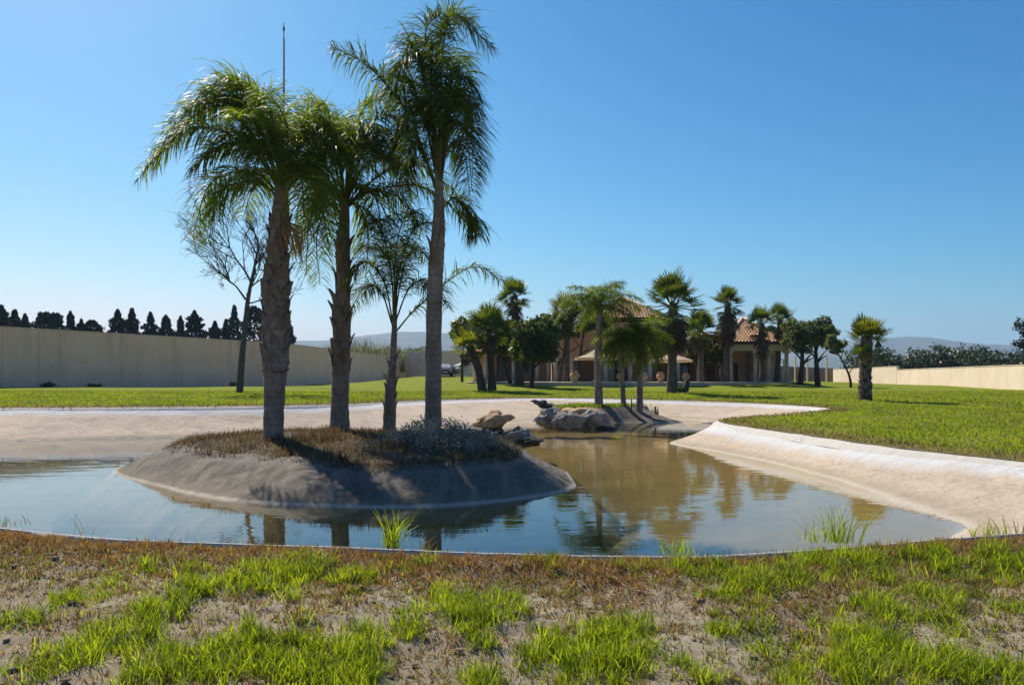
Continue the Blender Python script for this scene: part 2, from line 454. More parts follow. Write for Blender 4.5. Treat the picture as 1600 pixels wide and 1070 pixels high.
M['wall_cream'] = wall_mat('cream_render_wall', (0.66, 0.52, 0.39), (0.74, 0.60, 0.46), (0.80, 0.67, 0.53), (0.56, 0.43, 0.31))
M['terracotta'] = surf('terracotta_render', [(0.3, (0.46, 0.245, 0.14)), (0.7, (0.62, 0.36, 0.22))], 0.8, 0.9, 0.3, 0.01)
M['stone_col'] = surf('pale_column_render', [(0.3, (0.58, 0.45, 0.34)), (0.7, (0.72, 0.59, 0.46))], 2, 0.9, 0.3, 0.01)
M['brick_wall'] = surf('brown_garden_wall', [(0.3, (0.18, 0.115, 0.08)), (0.7, (0.32, 0.22, 0.16))], 1.5, 0.9, 0.3, 0.01)
M['tile'] = surf('clay_roof_tile', [(0.25, (0.22, 0.10, 0.05)), (0.5, (0.46, 0.26, 0.14)), (0.75, (0.62, 0.42, 0.26))], 2.2, 0.85, 0.3, 0.01)
M['ridge_tile'] = surf('pale_ridge_tile', [(0.3, (0.45, 0.33, 0.24)), (0.7, (0.65, 0.54, 0.43))], 3, 0.85)
M['dark_int'] = surf('dark_interior', [(0.3, (0.02, 0.016, 0.014)), (0.7, (0.05, 0.04, 0.034))], 2, 0.9)
M['wood'] = surf('dark_timber', [(0.3, (0.05, 0.03, 0.02)), (0.7, (0.11, 0.07, 0.045))], 3, 0.7, mapping=(1, 1, 0.1))
M['patio'] = surf('patio_paving', [(0.3, (0.42, 0.33, 0.24)), (0.7, (0.56, 0.46, 0.35))], 2, 0.9)
M['canvas'] = leaf_mat('cream_canvas', (0.78, 0.64, 0.47), (0.82, 0.7, 0.52), 0.5, (1.0, 0.95, 0.85), 0.9, 0.1, False)
M['pole'] = surf('pale_pole', [(0.3, (0.45, 0.43, 0.4)), (0.7, (0.6, 0.58, 0.55))], 3, 0.5)
M['metal'] = surf('grey_metal', [(0.3, (0.12, 0.13, 0.14)), (0.7, (0.22, 0.23, 0.24))], 3, 0.45, metallic=0.6)
M['carpaint'] = surf('dark_car_paint', [(0.3, (0.014, 0.016, 0.022)), (0.7, (0.024, 0.027, 0.034))], 2, 0.25, 0.0, spec=0.6)
M['glass'] = surf('window_glass', [(0.3, (0.05, 0.055, 0.06)), (0.7, (0.09, 0.10, 0.11))], 1, 0.08, 0.0, spec=0.8)
M['tyre'] = surf('tyre_rubber', [(0.3, (0.015, 0.015, 0.015)), (0.7, (0.03, 0.03, 0.03))], 6, 0.9)
M['lamp_glass'] = surf('lamp_glass', [(0.3, (0.5, 0.5, 0.5)), (0.7, (0.7, 0.7, 0.7))], 4, 0.15)
M['lattice'] = surf('white_lattice', [(0.3, (0.5, 0.47, 0.42)), (0.7, (0.66, 0.62, 0.56))], 3, 0.7)
M['hill'] = surf('hill_scrub', [(0.3, (0.045, 0.06, 0.03)), (0.5, (0.10, 0.10, 0.06)), (0.7, (0.19, 0.16, 0.11))], 0.004, 0.95, 0.5, 8.0, fine=0.02)

# ------------------------------------------------------------------ terrain outlines (plan view, metres)
def smooth_loop(pts, step=0.22):
    """closed Catmull-Rom through pts (k-dim), resampled"""
    P = np.array(pts, float); n = len(P); out = []
    for i in range(n):
        p0, p1, p2, p3 = P[i-1], P[i], P[(i+1) % n], P[(i+2) % n]
        L = np.linalg.norm((p2 - p1)[:2]); m = max(2, int(L / step))
        for t in np.arange(m) / m:
            out.append(0.5 * ((2*p1) + (-p0+p2)*t + (2*p0-5*p1+4*p2-p3)*t*t + (-p0+3*p1-3*p2+p3)*t**3))
    return np.array(out)
def seg_dist(P, L, chunk=4000):
    """distance of points P (n,2) to closed polyline L, and index of the nearest segment start"""
    A = L[:, :2]; n_ = len(A); a2 = (A**2).sum(1)
    d = np.empty(len(P)); idx = np.empty(len(P), int)
    for s in range(0, len(P), chunk):
        Q = P[s:s+chunk]
        k = (a2 - 2 * Q @ A.T).argmin(1)            # nearest corner, then the two segments that meet there
        best = np.full(len(Q), 1e18); bi = k.copy()
        for st in ((k - 1) % n_, k):
            p0 = A[st]; ab = A[(st + 1) % n_] - p0
            t = np.clip(((Q - p0) * ab).sum(1) / ((ab**2).sum(1) + 1e-12), 0, 1)
            q = ((Q - p0 - t[:, None] * ab)**2).sum(1)
            m = q < best; best = np.where(m, q, best); bi = np.where(m, st, bi)
        d[s:s+chunk] = np.sqrt(best); idx[s:s+chunk] = bi
    return d, idx
def inside(P, L):
    x, y = P[:, 0], P[:, 1]; r = np.zeros(len(P), bool)
    A = L[:, :2]; B = np.roll(A, -1, 0)
    for (x1, y1), (x2, y2) in zip(A, B):
        c = (y1 > y) != (y2 > y)
        if c.any(): r ^= c & (x < (x2 - x1) * (y - y1) / (y2 - y1 + 1e-15) + x1)
    return r

near_lip = [gz(0, 822, .37), gz(150, 838, .35), gz(400, 848, .34), gz(600, 855, .34), gz(850, 864, .33), gz(1080, 867, .33),
            gz(1200, 861, .34), gz(1350, 849, .35), (3.75, 6.55, .36), (5.0, 6.95, .37)]
right_rim = [(6.7, 8.0, .42), (7.3, 9.5, .47), gz(1600, 721, .5), gz(1487, 709, .5), gz(1375, 696, .5), gz(1262, 680, .5), gz(1150, 664, .5),
             gz(1122, 657, .5), gz(1150, 652, .53), gz(1200, 649, .56), gz(1250, 646, .57), gz(1285, 641.5, .57)]
far_rim = [gz(1290, 637, .6), gz(1200, 631, .6), gz(1100, 627, .64), gz(1000, 624, .68), gz(900, 622, .70), gz(800, 622, .71), gz(650, 626, .78),
           gz(550, 631, .78), gz(400, 634, .78), gz(200, 636, .78), gz(0, 637, .78)]
left_rim = [(-18.5, 23.5, .75), (-19.5, 20, .7), (-17.5, 15, .6), (-12.5, 10, .45), (-8, 8.3, .4)]
RIM = smooth_loop(near_lip + right_rim + far_rim + left_rim)
WATER = smooth_loop([(*p, 0) for p in
    [(-4.6, 8.0), (-2, 7.4), (0, 7.0), (2, 7.0), (3.6, 7.6), wl(1500, 826), wl(1440, 798), wl(1380, 775), wl(1290, 745), wl(1200, 722), wl(1110, 704), wl(1048, 693),
     (4.8, 22.0), (6.0, 23.6), (7.4, 24.7), (8.7, 25.7), (8.8, 26.6), (7.6, 28.0), (6.9, 29.2), (7.3, 30.8), (5.6, 32.6), (2.6, 32.6), (-.4, 28.2),
     wl(740, 669), wl(600, 675), wl(400, 680), wl(250, 684), wl(100, 687), wl(0, 690), (-15.8, 20.2), (-16.6, 18.5), (-14.6, 14.6), (-10.5, 11), (-7.5, 9.2)]])

CTRL = np.array([tuple(p) for p in RIM[::6]] + [
    (-33, 24, .85), (-34.4, 53.6, .99), (-28, 66, .86), (-22.8, 78.9, .74), (-21, 100, .65), (-19.3, 126.7, .6), (-18.6, 160, 1.3), (-7.5, 95, 1.82), (-4, 80, 1.6), (-20, 30, .84), (-13.7, 40, .86), (-17, 50, .88), (-26, 40, .9),
    (-9, 36, .84), (-3, 40, .86), (-1.6, 45, .87), (3, 48, .98), (8.4, 42, .82), (0, 55, 1.22), (6, 57, 1.27), (12, 57, 1.27), (19, 57, 1.27), (-4, 58, 1.3), (0, 64, 1.34), (12, 64, 1.34), (22, 64, 1.34),
    (14.2, 32, .71), (20, 30, .72), (23, 55, .95), (31, 48, .89), (36.5, 75, .95), (38.5, 95, 1.12), (12, 20, .56), (16, 24, .62), (10, 14, .52), (14, 12, .52), (25, 36, .8), (40, 40, .8),
    (0, 5, .25), (-3, 5, .26), (3, 5, .27), (0, 3.2, .16), (-3, 3, .17), (3, 3, .19), (0, 0, .08), (-5, 0, .1), (6, 3, .25), (6, 5.5, .33), (-6, 5, .28), (0, -8, .05),
    (-60, 30, 1.2), (-60, 120, 1.0), (60, 120, 1.2), (0, 140, 1.6), (60, 20, .7), (30, -20, .3), (-30, -20, .3), (-40, 5, .6), (40, 8, .5)], float)
def lawn_z(P):
    P = np.atleast_2d(np.asarray(P, float))[:, :2]
    out = np.empty(len(P))
    for s in range(0, len(P), 4000):
        Q = P[s:s+4000]
        w = 1.0 / (((Q[:, None, :] - CTRL[None, :, :2])**2).sum(2) + 0.02)**1.6
        out[s:s+4000] = (w * CTRL[:, 2]).sum(1) / w.sum(1)
    r = np.hypot(P[:, 0], P[:, 1])
    return out * np.clip((900 - r) / 700, 0, 1)
def wob(P, sc, amp, seed=0.0):
    P = np.asarray(P, float)
    if len(P) == 0: return np.zeros(0)
    x = P[:, 0] * sc + seed * 17.31; y = P[:, 1] * sc + seed * 5.77
    xi = np.floor(x).astype(np.int64); yi = np.floor(y).astype(np.int64); fx = x - xi; fy = y - yi
    def g(ix, iy, dx, dy):
        h = (ix * 374761393 + iy * 668265263 + 1442695) & 0xffffffff
        h = ((h ^ (h >> 13)) * 1274126177) & 0xffffffff
        a = (h ^ (h >> 16)) % 4096 * (2 * math.pi / 4096)
        return np.cos(a) * dx + np.sin(a) * dy
    u = fx**3 * (fx * (fx * 6 - 15) + 10); v = fy**3 * (fy * (fy * 6 - 15) + 10)
    n0 = g(xi, yi, fx, fy) * (1 - u) + g(xi + 1, yi, fx - 1, fy) * u
    n1 = g(xi, yi + 1, fx, fy - 1) * (1 - u) + g(xi + 1, yi + 1, fx - 1, fy - 1) * u
    return (n0 * (1 - v) + n1 * v) * 1.25 * amp
def gpos(x, y): return Vector((x, y, float(lawn_z([(x, y)])[0])))
def gpx(px, D): return gpos((px - 800) / F * D, D)

def cdt(pts, loop):
    n = len(loop)
    allp = [Vector((p[0], p[1])) for p in loop] + [Vector((p[0], p[1])) for p in pts]
    vs, es, fs, ov, oe, of = delaunay_2d_cdt(allp, [(i, (i+1) % n) for i in range(n)], [], 0, 1e-5)
    return np.array([(v[0], v[1]) for v in vs]), np.array([f for f in fs if len(f) == 3], np.int32)
def jgrid(x0, x1, y0, y1, s, j=0.3):
    X, Y = np.meshgrid(np.arange(x0, x1, s), np.arange(y0, y1, s))
    P = np.stack([X.ravel(), Y.ravel()], 1)
    return P + RNG.uniform(-j*s, j*s, P.shape)

# ---- ground: lawn and near bank, with the pond cut out
G = np.concatenate([jgrid(-7, 7.5, 2.2, 8.6, 0.075), jgrid(-22, 24, 8.6, 46, 0.6), jgrid(-7, 8, -6, 2.2, .8), jgrid(-22, -7, -6, 8.6, 1.5), jgrid(7.5, 24, -6, 8.6, 1.0),
                    jgrid(-80, -22, -40, 46, 5), jgrid(24, 80, -40, 46, 4), jgrid(-80, 80, 46, 130, 3.0), jgrid(-22, 24, -40, -6, 5)])
far = [(r * math.cos(a), r * math.sin(a)) for r in (220, 400, 900, 2500, 6500) for a in np.linspace(0, 2*math.pi, 40, endpoint=False)]
G = np.concatenate([G, np.array(far)])
dR, _ = seg_dist(G, RIM)
G = G[(~inside(G, RIM)) & (dR > 0.05)]
V2, T = cdt(G, RIM)
cen = V2[T].mean(1)
T = T[~inside(cen, RIM)]
dRv, iR = seg_dist(V2, RIM)
Zv = lawn_z(V2)
nb = np.clip((dRv) / 0.35, 0, 1)
Zv = np.where(dRv < 0.6, RIM[iR, 2] * (1 - np.clip(dRv/0.6, 0, 1)) + Zv * np.clip(dRv/0.6, 0, 1), Zv) + 0.003 + 0.027 * np.clip(dRv / .5, 0, 1)
Zv -= np.where(V2[:, 1] < 9, .05 * np.clip(1 - dRv / .35, 0, 1), 0)
fore = (V2[:, 1] < 9) & (np.abs(V2[:, 0]) < 8)
Zv[fore] += (wob(V2[fore], 1.3, 0.04, 3.1) + wob(V2[fore], 4.5, 0.024, 9.7) + wob(V2[fore], 11, 0.024, 5.7)) * np.clip(dRv[fore] / 0.25, 0, 1)
Zv[~fore] += wob(V2[~fore], 0.5, 0.03, 1.7) * np.clip(dRv[~fore] / 0.8, 0, 1)
cen = V2[T].mean(1)
is_bank = (cen[:, 1] < 8.2 + 0.25 * np.clip(-cen[:, 0] - 8, 0, 20)) & (cen[:, 1] > -45) & (np.abs(cen[:, 0]) < 60)
def submesh(name, V, T, mat, attrs, parent=None):
    u, inv = np.unique(T.ravel(), return_inverse=True)
    me = np_mesh(name, V[u], [inv.reshape(-1, 3)], mat, True, attrs={k: v[u] for k, v in attrs.items()})
    return inst(name, me, parent)
V3 = np.column_stack([V2, Zv])
lawn_o = submesh('lawn', V3, T[~is_bank], M['lawn'], {'rimdist': dRv})
tag(lawn_o, 'bright green lawn sloping up from the pond to the house and walls', kind='structure')
bank_o = submesh('near_bank', V3, T[is_bank], M['soil'], {'rimdist': dRv})
tag(bank_o, 'bare stony soil bank in the foreground', kind='structure')

# ---- pond basin
B = jgrid(-20, 12, 6, 39, 0.24, 0.2)
dR, _ = seg_dist(B, RIM)
B = B[inside(B, RIM) & (dR > 0.1)]
V2b, Tb = cdt(B, RIM)
Tb = Tb[inside(V2b[Tb].mean(1), RIM)]
dRb, iRb = seg_dist(V2b, RIM)
dWb, _ = seg_dist(V2b, WATER)
inW = inside(V2b, WATER)
zr = RIM[iRb, 2] - 0.03
tt = dWb / (dWb + dRb + 1e-6)
leftp = np.clip((-V2b[:, 0] - 2.5) / 2.5, 0, 1)              # the left arm of the pond is deeper
cap = np.interp(V2b[:, 1], [13, 19], [.85, .30]) * (1 - leftp) + .85 * leftp
zb = np.where(inW, -np.minimum(cap, (0.45 + .75 * leftp) * np.minimum(dWb, .5) + 0.15 * np.clip(dWb - 0.5, 0, 4)), zr * (0.75 * tt + 0.25 * tt * tt))
zb = zb + wob(V2b, 0.9, 0.035, 4.0) * np.clip(dRb / 0.6, 0, 1) * np.where(inW, 1, np.clip(dWb / 0.5, 0, 1))
V3b = np.column_stack([V2b, zb])
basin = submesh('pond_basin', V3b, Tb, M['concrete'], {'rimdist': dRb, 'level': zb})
tag(basin, 'pale sloping concrete sides and bed of the pond', kind='structure')

# ---- kerb lip under the lawn edge
lip = MB()
n = len(RIM)
Tn = np.roll(RIM[:, :2], -1, 0) - np.roll(RIM[:, :2], 1, 0)
Tn /= np.linalg.norm(Tn, axis=1)[:, None]
Nn = np.column_stack([Tn[:, 1], -Tn[:, 0]])          # outward
probe = inside(RIM[:1, :2] + Nn[:1] * 0.3, RIM)[0]
if probe: Nn = -Nn
prof = [(-0.20, -0.14), (-0.13, -0.062), (-0.05, -0.024), (0.0, -0.008), (0.04, -0.004), (0.07, -0.12)]
LV = []
for i in range(n):
    zz_ = 0.012 * noise.noise((RIM[i, 0] * 1.5, RIM[i, 1] * 1.5, 0)) 
    for (o, h) in prof:
        LV.append((RIM[i, 0] + Nn[i, 0] * o, RIM[i, 1] + Nn[i, 1] * o, RIM[i, 2] + h + zz_))
k = len(prof)
LF = [(i*k+j, i*k+j+1, ((i+1) % n)*k+j+1, ((i+1) % n)*k+j) for i in range(n) for j in range(k-1)]
me = np_mesh('pond_kerb', np.array(LV), [np.array(LF)], M['kerb'], True, attrs={'rimdist': np.zeros(len(LV)), 'level': np.array(LV)[:, 2]})
tag(inst('pond_kerb', me), 'pale thin concrete kerb round the pond edge', kind='structure')

# ---- water surface at z = 0
top = RIM[::3]
mw = bpy.data.meshes.new('pond_water')
mw.from_pydata([(p[0], p[1], 0.0) for p in top], [], [tuple(range(len(top)))])
mw.materials.append(M['water'])
import bmesh
bm = bmesh.new(); bm.from_mesh(mw); 
for f_ in bm.faces:
    f_.normal_update()
    if f_.normal.z < 0: f_.normal_flip()
bm.to_mesh(mw); bm.free()
tag(inst('pond_water', mw), 'still murky green-brown pond water reflecting the sky', kind='structure')

# ---- islands
def island(name, crest, wline, mound, bbox, label, step=0.07, earth_z=0.0):
    C = smooth_loop(crest); W = smooth_loop([(*p, 0) for p in wline])
    x0, x1, y0, y1 = bbox
    xs = np.arange(x0, x1, step); ys = np.arange(y0, y1, step)
    X, Y = np.meshgrid(xs, ys); P = np.stack([X.ravel(), Y.ravel()], 1)
    dC, iC = seg_dist(P, C); dW, _ = seg_dist(P, W)
    iC_in = inside(P, C); iW = inside(P, W)
    zc = C[iC, 2]; t = dW / (dW + dC + 1e-6)
    z = np.where(iC_in, zc + mound * (1 - np.exp(-dC / 1.0)), np.where(iW, zc * t, -0.9 * dW))
    rough = wob(P, 1.1, 0.06, 2.0) + wob(P, 3.3, 0.03, 6.0) + wob(P, 8, 0.014, 8.0)
    z = z + rough * np.where(iW, np.clip(dW / 0.6, 0, 1), 1)
    nx, ny = len(xs), len(ys)
    idx = np.arange(nx * ny).reshape(ny, nx)
    Q = np.stack([idx[:-1, :-1], idx[:-1, 1:], idx[1:, 1:], idx[1:, :-1]], -1).reshape(-1, 4)
    Q = Q[z[Q].max(1) > -1.0]
    V = np.column_stack([P, z])
    soil = (iC_in & (dC > 0.05))[Q].all(1)
    def sub(nm, Q_, mat, parent=None):
        u, inv = np.unique(Q_.ravel(), return_inverse=True)
        me = np_mesh(nm, V[u], [inv.reshape(-1, 4)], mat, True, attrs={'rimdist': dC[u], 'level': z[u]})
        return inst(nm, me, parent)
    o = sub(name, Q[~soil], M['island_concrete'])
    tag(o, label, kind='structure')
    sub('earth_top', Q[soil], M['earth'], o)
    def hz(x, y):
        i = int(np.clip(round((x - x0) / step), 0, nx-1)); j = int(np.clip(round((y - y0) / step), 0, ny-1))
        return float(z[j*nx+i])
    return hz, C, W
def c3(px, py, z): return gz(px, py, z)
isl_z, ICREST, IW = island('island',
    [c3(268, 694, .45), c3(330, 706, .44), c3(450, 719, .42), c3(600, 730, .40), c3(740, 724, .40), c3(800, 708, .43), (-.1, 14.6, .45), (-1.2, 16.2, .45), (-3.5, 16.9, .45), (-5.4, 16.4, .45)],
    [wl(178, 738), wl(250, 760), wl(330, 778), wl(450, 789), wl(600, 793), wl(750, 787), wl(882, 768), (1.0, 12.8), (.7, 15.2), (-.8, 17.4), (-3.4, 18.1), (-5.9, 17.4), (-7.1, 15.4)],
    0.2, (-8.2, 2.2, 9.2, 19.2), 'large concrete-sided island in the pond carrying the four tall palms')
isl2_z, I2C, I2W = island('island',
    [(2.0, 29.6, .5), (4.2, 30.3, .52), gz(1028, 634, .5), (5.3, 31.9, .5), (2.6, 31.6, .5), (1.6, 30.4, .5)],
    [(.9, 28.9), (2.4, 28.6), (4.4, 29.5), wl(1066, 660), (6.0, 31.4), (4.8, 32.3), (2.2, 32.2), (.8, 30.6)],
    0.1, (-.5, 7.8, 27.4, 33.6), 'small far concrete island carrying three young palms')

# ------------------------------------------------------------------ hills far away
def hill(name, ridge, D, depth, label):
    """ridge: pixel outline of the crest; a long rounded ridge with gullies"""
    P = [((px - 800) / F * D, EYE + (HY - py) / F * D) for px, py in ridge]
    xs = np.linspace(P[0][0], P[-1][0], 160)
    hs = np.interp(xs, [p[0] for p in P], [p[1] for p in P])
    ny = 26; V = []; 
    for j in range(ny):
        v = j / (ny - 1) * 2 - 1
        prof_ = max(0.0, math.cos(v * math.pi / 2)) ** 1.1
        for x, h in zip(xs, hs):
            g = noise.fractal((x * 0.0022, v * 1.3 + D, 0), 1.0, 2.0, 5)
            V.append((x, D + v * depth, h * prof_ * (1 + 0.22 * g * (1 - prof_) * 2) + h * 0.03 * noise.noise((x * .01, v * 6, 2)) * prof_ - 2))
    nx = len(xs); idx = np.arange(nx * ny).reshape(ny, nx)
    Q = np.stack([idx[:-1, :-1], idx[:-1, 1:], idx[1:, 1:], idx[1:, :-1]], -1).reshape(-1, 4)
    o = inst(name, np_mesh(name, np.array(V), [Q], M['hill']))
    tag(o, label, kind='structure')
hill('hill', [(1080, 575), (1180, 552), (1260, 538), (1330, 531), (1400, 527), (1450, 533), (1520, 539), (1600, 548), (1800, 556), (2100, 575)], 4200, 1200, 'long hazy blue ridge above the cream wall')
hill('hill', [(1180, 570), (1320, 548), (1450, 545), (1560, 551), (1700, 548), (1950, 575)], 3300, 800, 'lower hazy ridge in front of the long one')
hill('hill', [(250, 560), (380, 545), (440, 535), (480, 533), (540, 531), (590, 523), (640, 519), (720, 520), (800, 524), (900, 535), (1050, 570)], 4000, 1200, 'hazy blue flat-topped hill behind the palms')

# ------------------------------------------------------------------ walls
def wall_run(name, pts, tops, bots, thick, mat, label, cap=None, cat='wall', capmat=None):
    """panel by panel along a plan polyline, with a coping"""
    o = empty(name, (pts[0][0], pts[0][1], 0))
    base = Vector((pts[0][0], pts[0][1], 0))
    for i in range(len(pts) - 1):
        a, b = Vector((*pts[i], 0)), Vector((*pts[i+1], 0))
        d = (b - a).normalized(); nrm = Vector((-d.y, d.x, 0))
        mb = MB(); m = max(2, int((b - a).length / 2.5))
        vs = []
        for j in range(m + 1):
            t = j / m; p = a.lerp(b, t) - base
            zt = tops[i] + (tops[i+1] - tops[i]) * t + random.uniform(-.012, .012); zb_ = bots[i] + (bots[i+1] - bots[i]) * t - 0.3
            for s in (-1, 1):
                q = p + nrm * (s * thick / 2)
                vs += [(q.x, q.y, zb_), (q.x, q.y, zt)]
        fs = []
        for j in range(m):
            k = j * 4
            fs += [(k, k+4, k+5, k+1), (k+2, k+3, k+7, k+6), (k+1, k+5, k+7, k+3)]
        fs += [(0, 1, 3, 2), (4*m, 4*m+2, 4*m+3, 4*m+1)]
        mb.add(vs, fs)
        mb.build('wall_panel', mat, o)
        if cap:
            cb = MB(); vs = []
            for j in range(m + 1):
                t = j / m; p = a.lerp(b, t) - base
                zt = tops[i] + (tops[i+1] - tops[i]) * t
                for s, h in ((-1, .014), (-1, .014 + cap), (1, .014 + cap), (1, .014)):
                    q = p + nrm * (s * (thick / 2 + .03)); vs.append((q.x, q.y, zt + h))
            fs = []
            for j in range(m):
                k = j * 4
                for c in range(4): fs.append((k + c, k + (c+1) % 4, k + 4 + (c+1) % 4, k + 4 + c))
            fs += [(3, 2, 1, 0), (4*m, 4*m+1, 4*m+2, 4*m+3)]
            cb.add(vs, fs)
            cb.build('coping', capmat or mat, o)
    return tag(o, label, cat)
wall_run('boundary_wall', [(-49, 33), (-34.4, 53.6), (-22.8, 78.9), (-19.25, 126.7), (-18.6, 160)], [5.1, 5.03, 5.02, 5.02, 5.02], [.7, .8, .6, .4, .9], .3, M['wall_grey'],
         'long shaded grey-brown rendered wall along the left of the lawn', cap=.07)
wall_run('boundary_wall', [(-17.5, 132), (-12, 128), (-3, 126)], [5.9, 5.9, 6.2], [.4, .6, .9], .3, M['wall_grey'], 'dim grey wall behind the parked car')
rw = wall_run('boundary_wall', [(28.5, 34), (31.0, 48), (36.4, 75)], [2.44, 2.41, 2.38], [.75, .8, .8], .25, M['wall_cream'], 'long sunlit cream wall on the right of the lawn, its lower stretch', cap=.04)
wall_run('boundary_wall', [(36.42, 75.1), (38.6, 95.5)], [2.72, 2.62], [.8, .9], .25, M['wall_cream'], 'far raised stretch of the sunlit cream wall behind the stout palm', cap=.04)

# ------------------------------------------------------------------ feather palms
def bez_chain(pts, n):
    """smooth curve through 3-d points"""
    P = [Vector(p) for p in pts]
    P = [P[0] * 2 - P[1]] + P + [P[-1] * 2 - P[-2]]
    out = []; m = len(P) - 3
    for i in range(n + 1):
        s = i / n * m; k = min(int(s), m - 1); t = s - k
        p0, p1, p2, p3 = P[k:k+4]
        out.append(0.5 * ((2*p1) + (p2-p0)*t + (2*p0-5*p1+4*p2-p3)*t*t + (3*p1-p0-3*p2+p3)*t**3))
    return out
def frond_mesh(curve, mat, nl=110, llen=0.62, width=0.024, droop=1.0, start=0.2, rr=0.02, seed=0, plumose=0.6, lift=0.15):
    """leaflets on both sides of a rachis curve (list of Vectors), hanging under their own weight"""
    rg = np.random.default_rng(seed)
    C = np.array([tuple(p) for p in curve]); n = len(C)
    Tg = np.gradient(C, axis=0); Tg /= np.linalg.norm(Tg, axis=1)[:, None] + 1e-9
    s = np.sort(np.concatenate([np.linspace(start, 0.995, nl) + rg.uniform(-.004, .004, nl) for _ in (0, 1)]))
    s = np.clip(s, 0, 1)
    side = np.where(np.arange(len(s)) % 2 == 0, 1.0, -1.0)
    f = s * (n - 1); i0 = np.minimum(f.astype(int), n - 2); fr = (f - i0)[:, None]
    P0 = C[i0] * (1 - fr) + C[i0+1] * fr
    T0 = Tg[i0] * (1 - fr) + Tg[i0+1] * fr
    up = np.array([0, 0, 1.0])
    S0 = np.cross(T0, up); S0 /= np.linalg.norm(S0, axis=1)[:, None] + 1e-6
    U0 = np.cross(S0, T0)
    env = np.interp(s, [start, start + .12, .55, .85, 1.0], [.45, .85, 1.0, .75, .35])
    L = llen * env * rg.uniform(.78, 1.15, len(s))
    a = rg.normal(lift, plumose * .6, len(s))
    d = S0 * (side * np.cos(a))[:, None] + U0 * np.sin(a)[:, None] + T0 * rg.uniform(.35, .75, len(s))[:, None]
    d /= np.linalg.norm(d, axis=1)[:, None]
    segs = 4
    pts = [P0]; p = P0; dirs = [d]
    dr = droop * rg.uniform(.6, 1.3, len(s))
    for k in range(segs):
        p = p + d * (L / segs)[:, None]
        pts.append(p)
        d = d - up * (dr * .42)[:, None]
        d /= np.linalg.norm(d, axis=1)[:, None]
        dirs.append(d)
    wv = np.array([.55, 1.0, .9, .55, .0])
    V = []; Fq = []
    for k in range(segs + 1):
        w = np.cross(dirs[k], up + rg.normal(0, .05, 3)); w /= np.linalg.norm(w, axis=1)[:, None] + 1e-6
        w = w * .8 + np.cross(dirs[k], w) * rg.uniform(-.7, .7, len(s))[:, None]
        hw = width * .5 * wv[k] * np.interp(s, [0, .6, 1], [1, 1, .6])
        V.append(pts[k] + w * hw[:, None]); V.append(pts[k] - w * hw[:, None])
    m = len(s)
    V = np.concatenate(V); b = np.arange(m)
    for k in range(segs):
        q = np.stack([b + 2*k*m, b + (2*k+1)*m, b + (2*k+3)*m, b + (2*k+2)*m], 1)
        Fq.append(q)
    tint = np.tile(rg.uniform(0, 1, m), 2 * (segs + 1))
    me = np_mesh('frond', V, Fq, mat, True, tint)
    # the rachis
    mb = MB(); pc = [Vector(c) for c in C]
    mb.tube(pc, [rr * (1 - .85 * i / (n - 1)) + .003 for i in range(n)], 5)
    rm = mb.mesh('midrib', M['rachis'], True)
    return me, rm
def palm_trunk(pts, rad, mat, n=14, ring=0.1):
    mb = MB()
    mb.tube(pts, rad, n, True, 0.035)
    return mb.mesh('trunk', mat, True)
def boot_mesh():
    """old leaf base clasping the trunk: a tapering curved shield, its tip standing off"""
    mb = MB(); rows = 6; vs = []
    for i in range(rows):
        t = i / (rows - 1); w = .16 * (1 - t) ** .7 + .03; z = t * .42; off = .012 + .10 * t ** 2.2
        for k in range(5):
            u = k / 4 * 2 - 1
            vs.append((u * w, -off + .05 * u * u * (1 - t), z))
    fr = len(vs)
    for v in list(vs): vs.append((v[0] * .9, v[1] + .022, v[2]))
    fs = []
    for i in range(rows - 1):
        for k in range(4):
            a = i*5+k
            fs.append((a, a+1, a+6, a+5)); fs.append((fr+a, fr+a+5, fr+a+6, fr+a+1))
    for k in range(4): fs.append((fr+k, fr+k+1, k+1, k)); a = (rows-1)*5+k; fs.append((a, a+1, fr+a+1, fr+a))
    for i in range(rows - 1):
        a = i*5; fs.append((a, a+5, fr+a+5, fr+a)); a += 4; fs.append((fr+a, fr+a+5, a+5, a))
    mb.add(vs, fs)
    return mb.mesh('leaf_base', M['boot'], True)
BOOT = boot_mesh()
def add_boots(root, pts, rad, z0, z1, n, size=1.0):
    pts = [Vector(p) for p in pts]
    for i in range(n):
        z = z0 + (z1 - z0) * (i + random.uniform(-.3, .3)) / n
        k = 0
        while k < len(pts) - 2 and pts[k+1].z < z: k += 1
        t = (z - pts[k].z) / max(1e-6, pts[k+1].z - pts[k].z)
        c = pts[k].lerp(pts[k+1], min(1, max(0, t))); r = rad[k] + (rad[k+1] - rad[k]) * min(1, max(0, t))
        a = i * 2.4 + random.uniform(-.4, .4)
        sc = size * random.uniform(.75, 1.2)
        Mx = Matrix.Translation(c) @ Matrix.Rotation(a, 4, 'Z') @ Matrix.Translation((0, -r * .93, 0)) @ Matrix.Rotation(R(random.uniform(-4, 10)), 4, 'X') @ Matrix.Diagonal((sc * r / .17, sc, sc, 1))
        inst('leaf_base', BOOT, root, Mx)

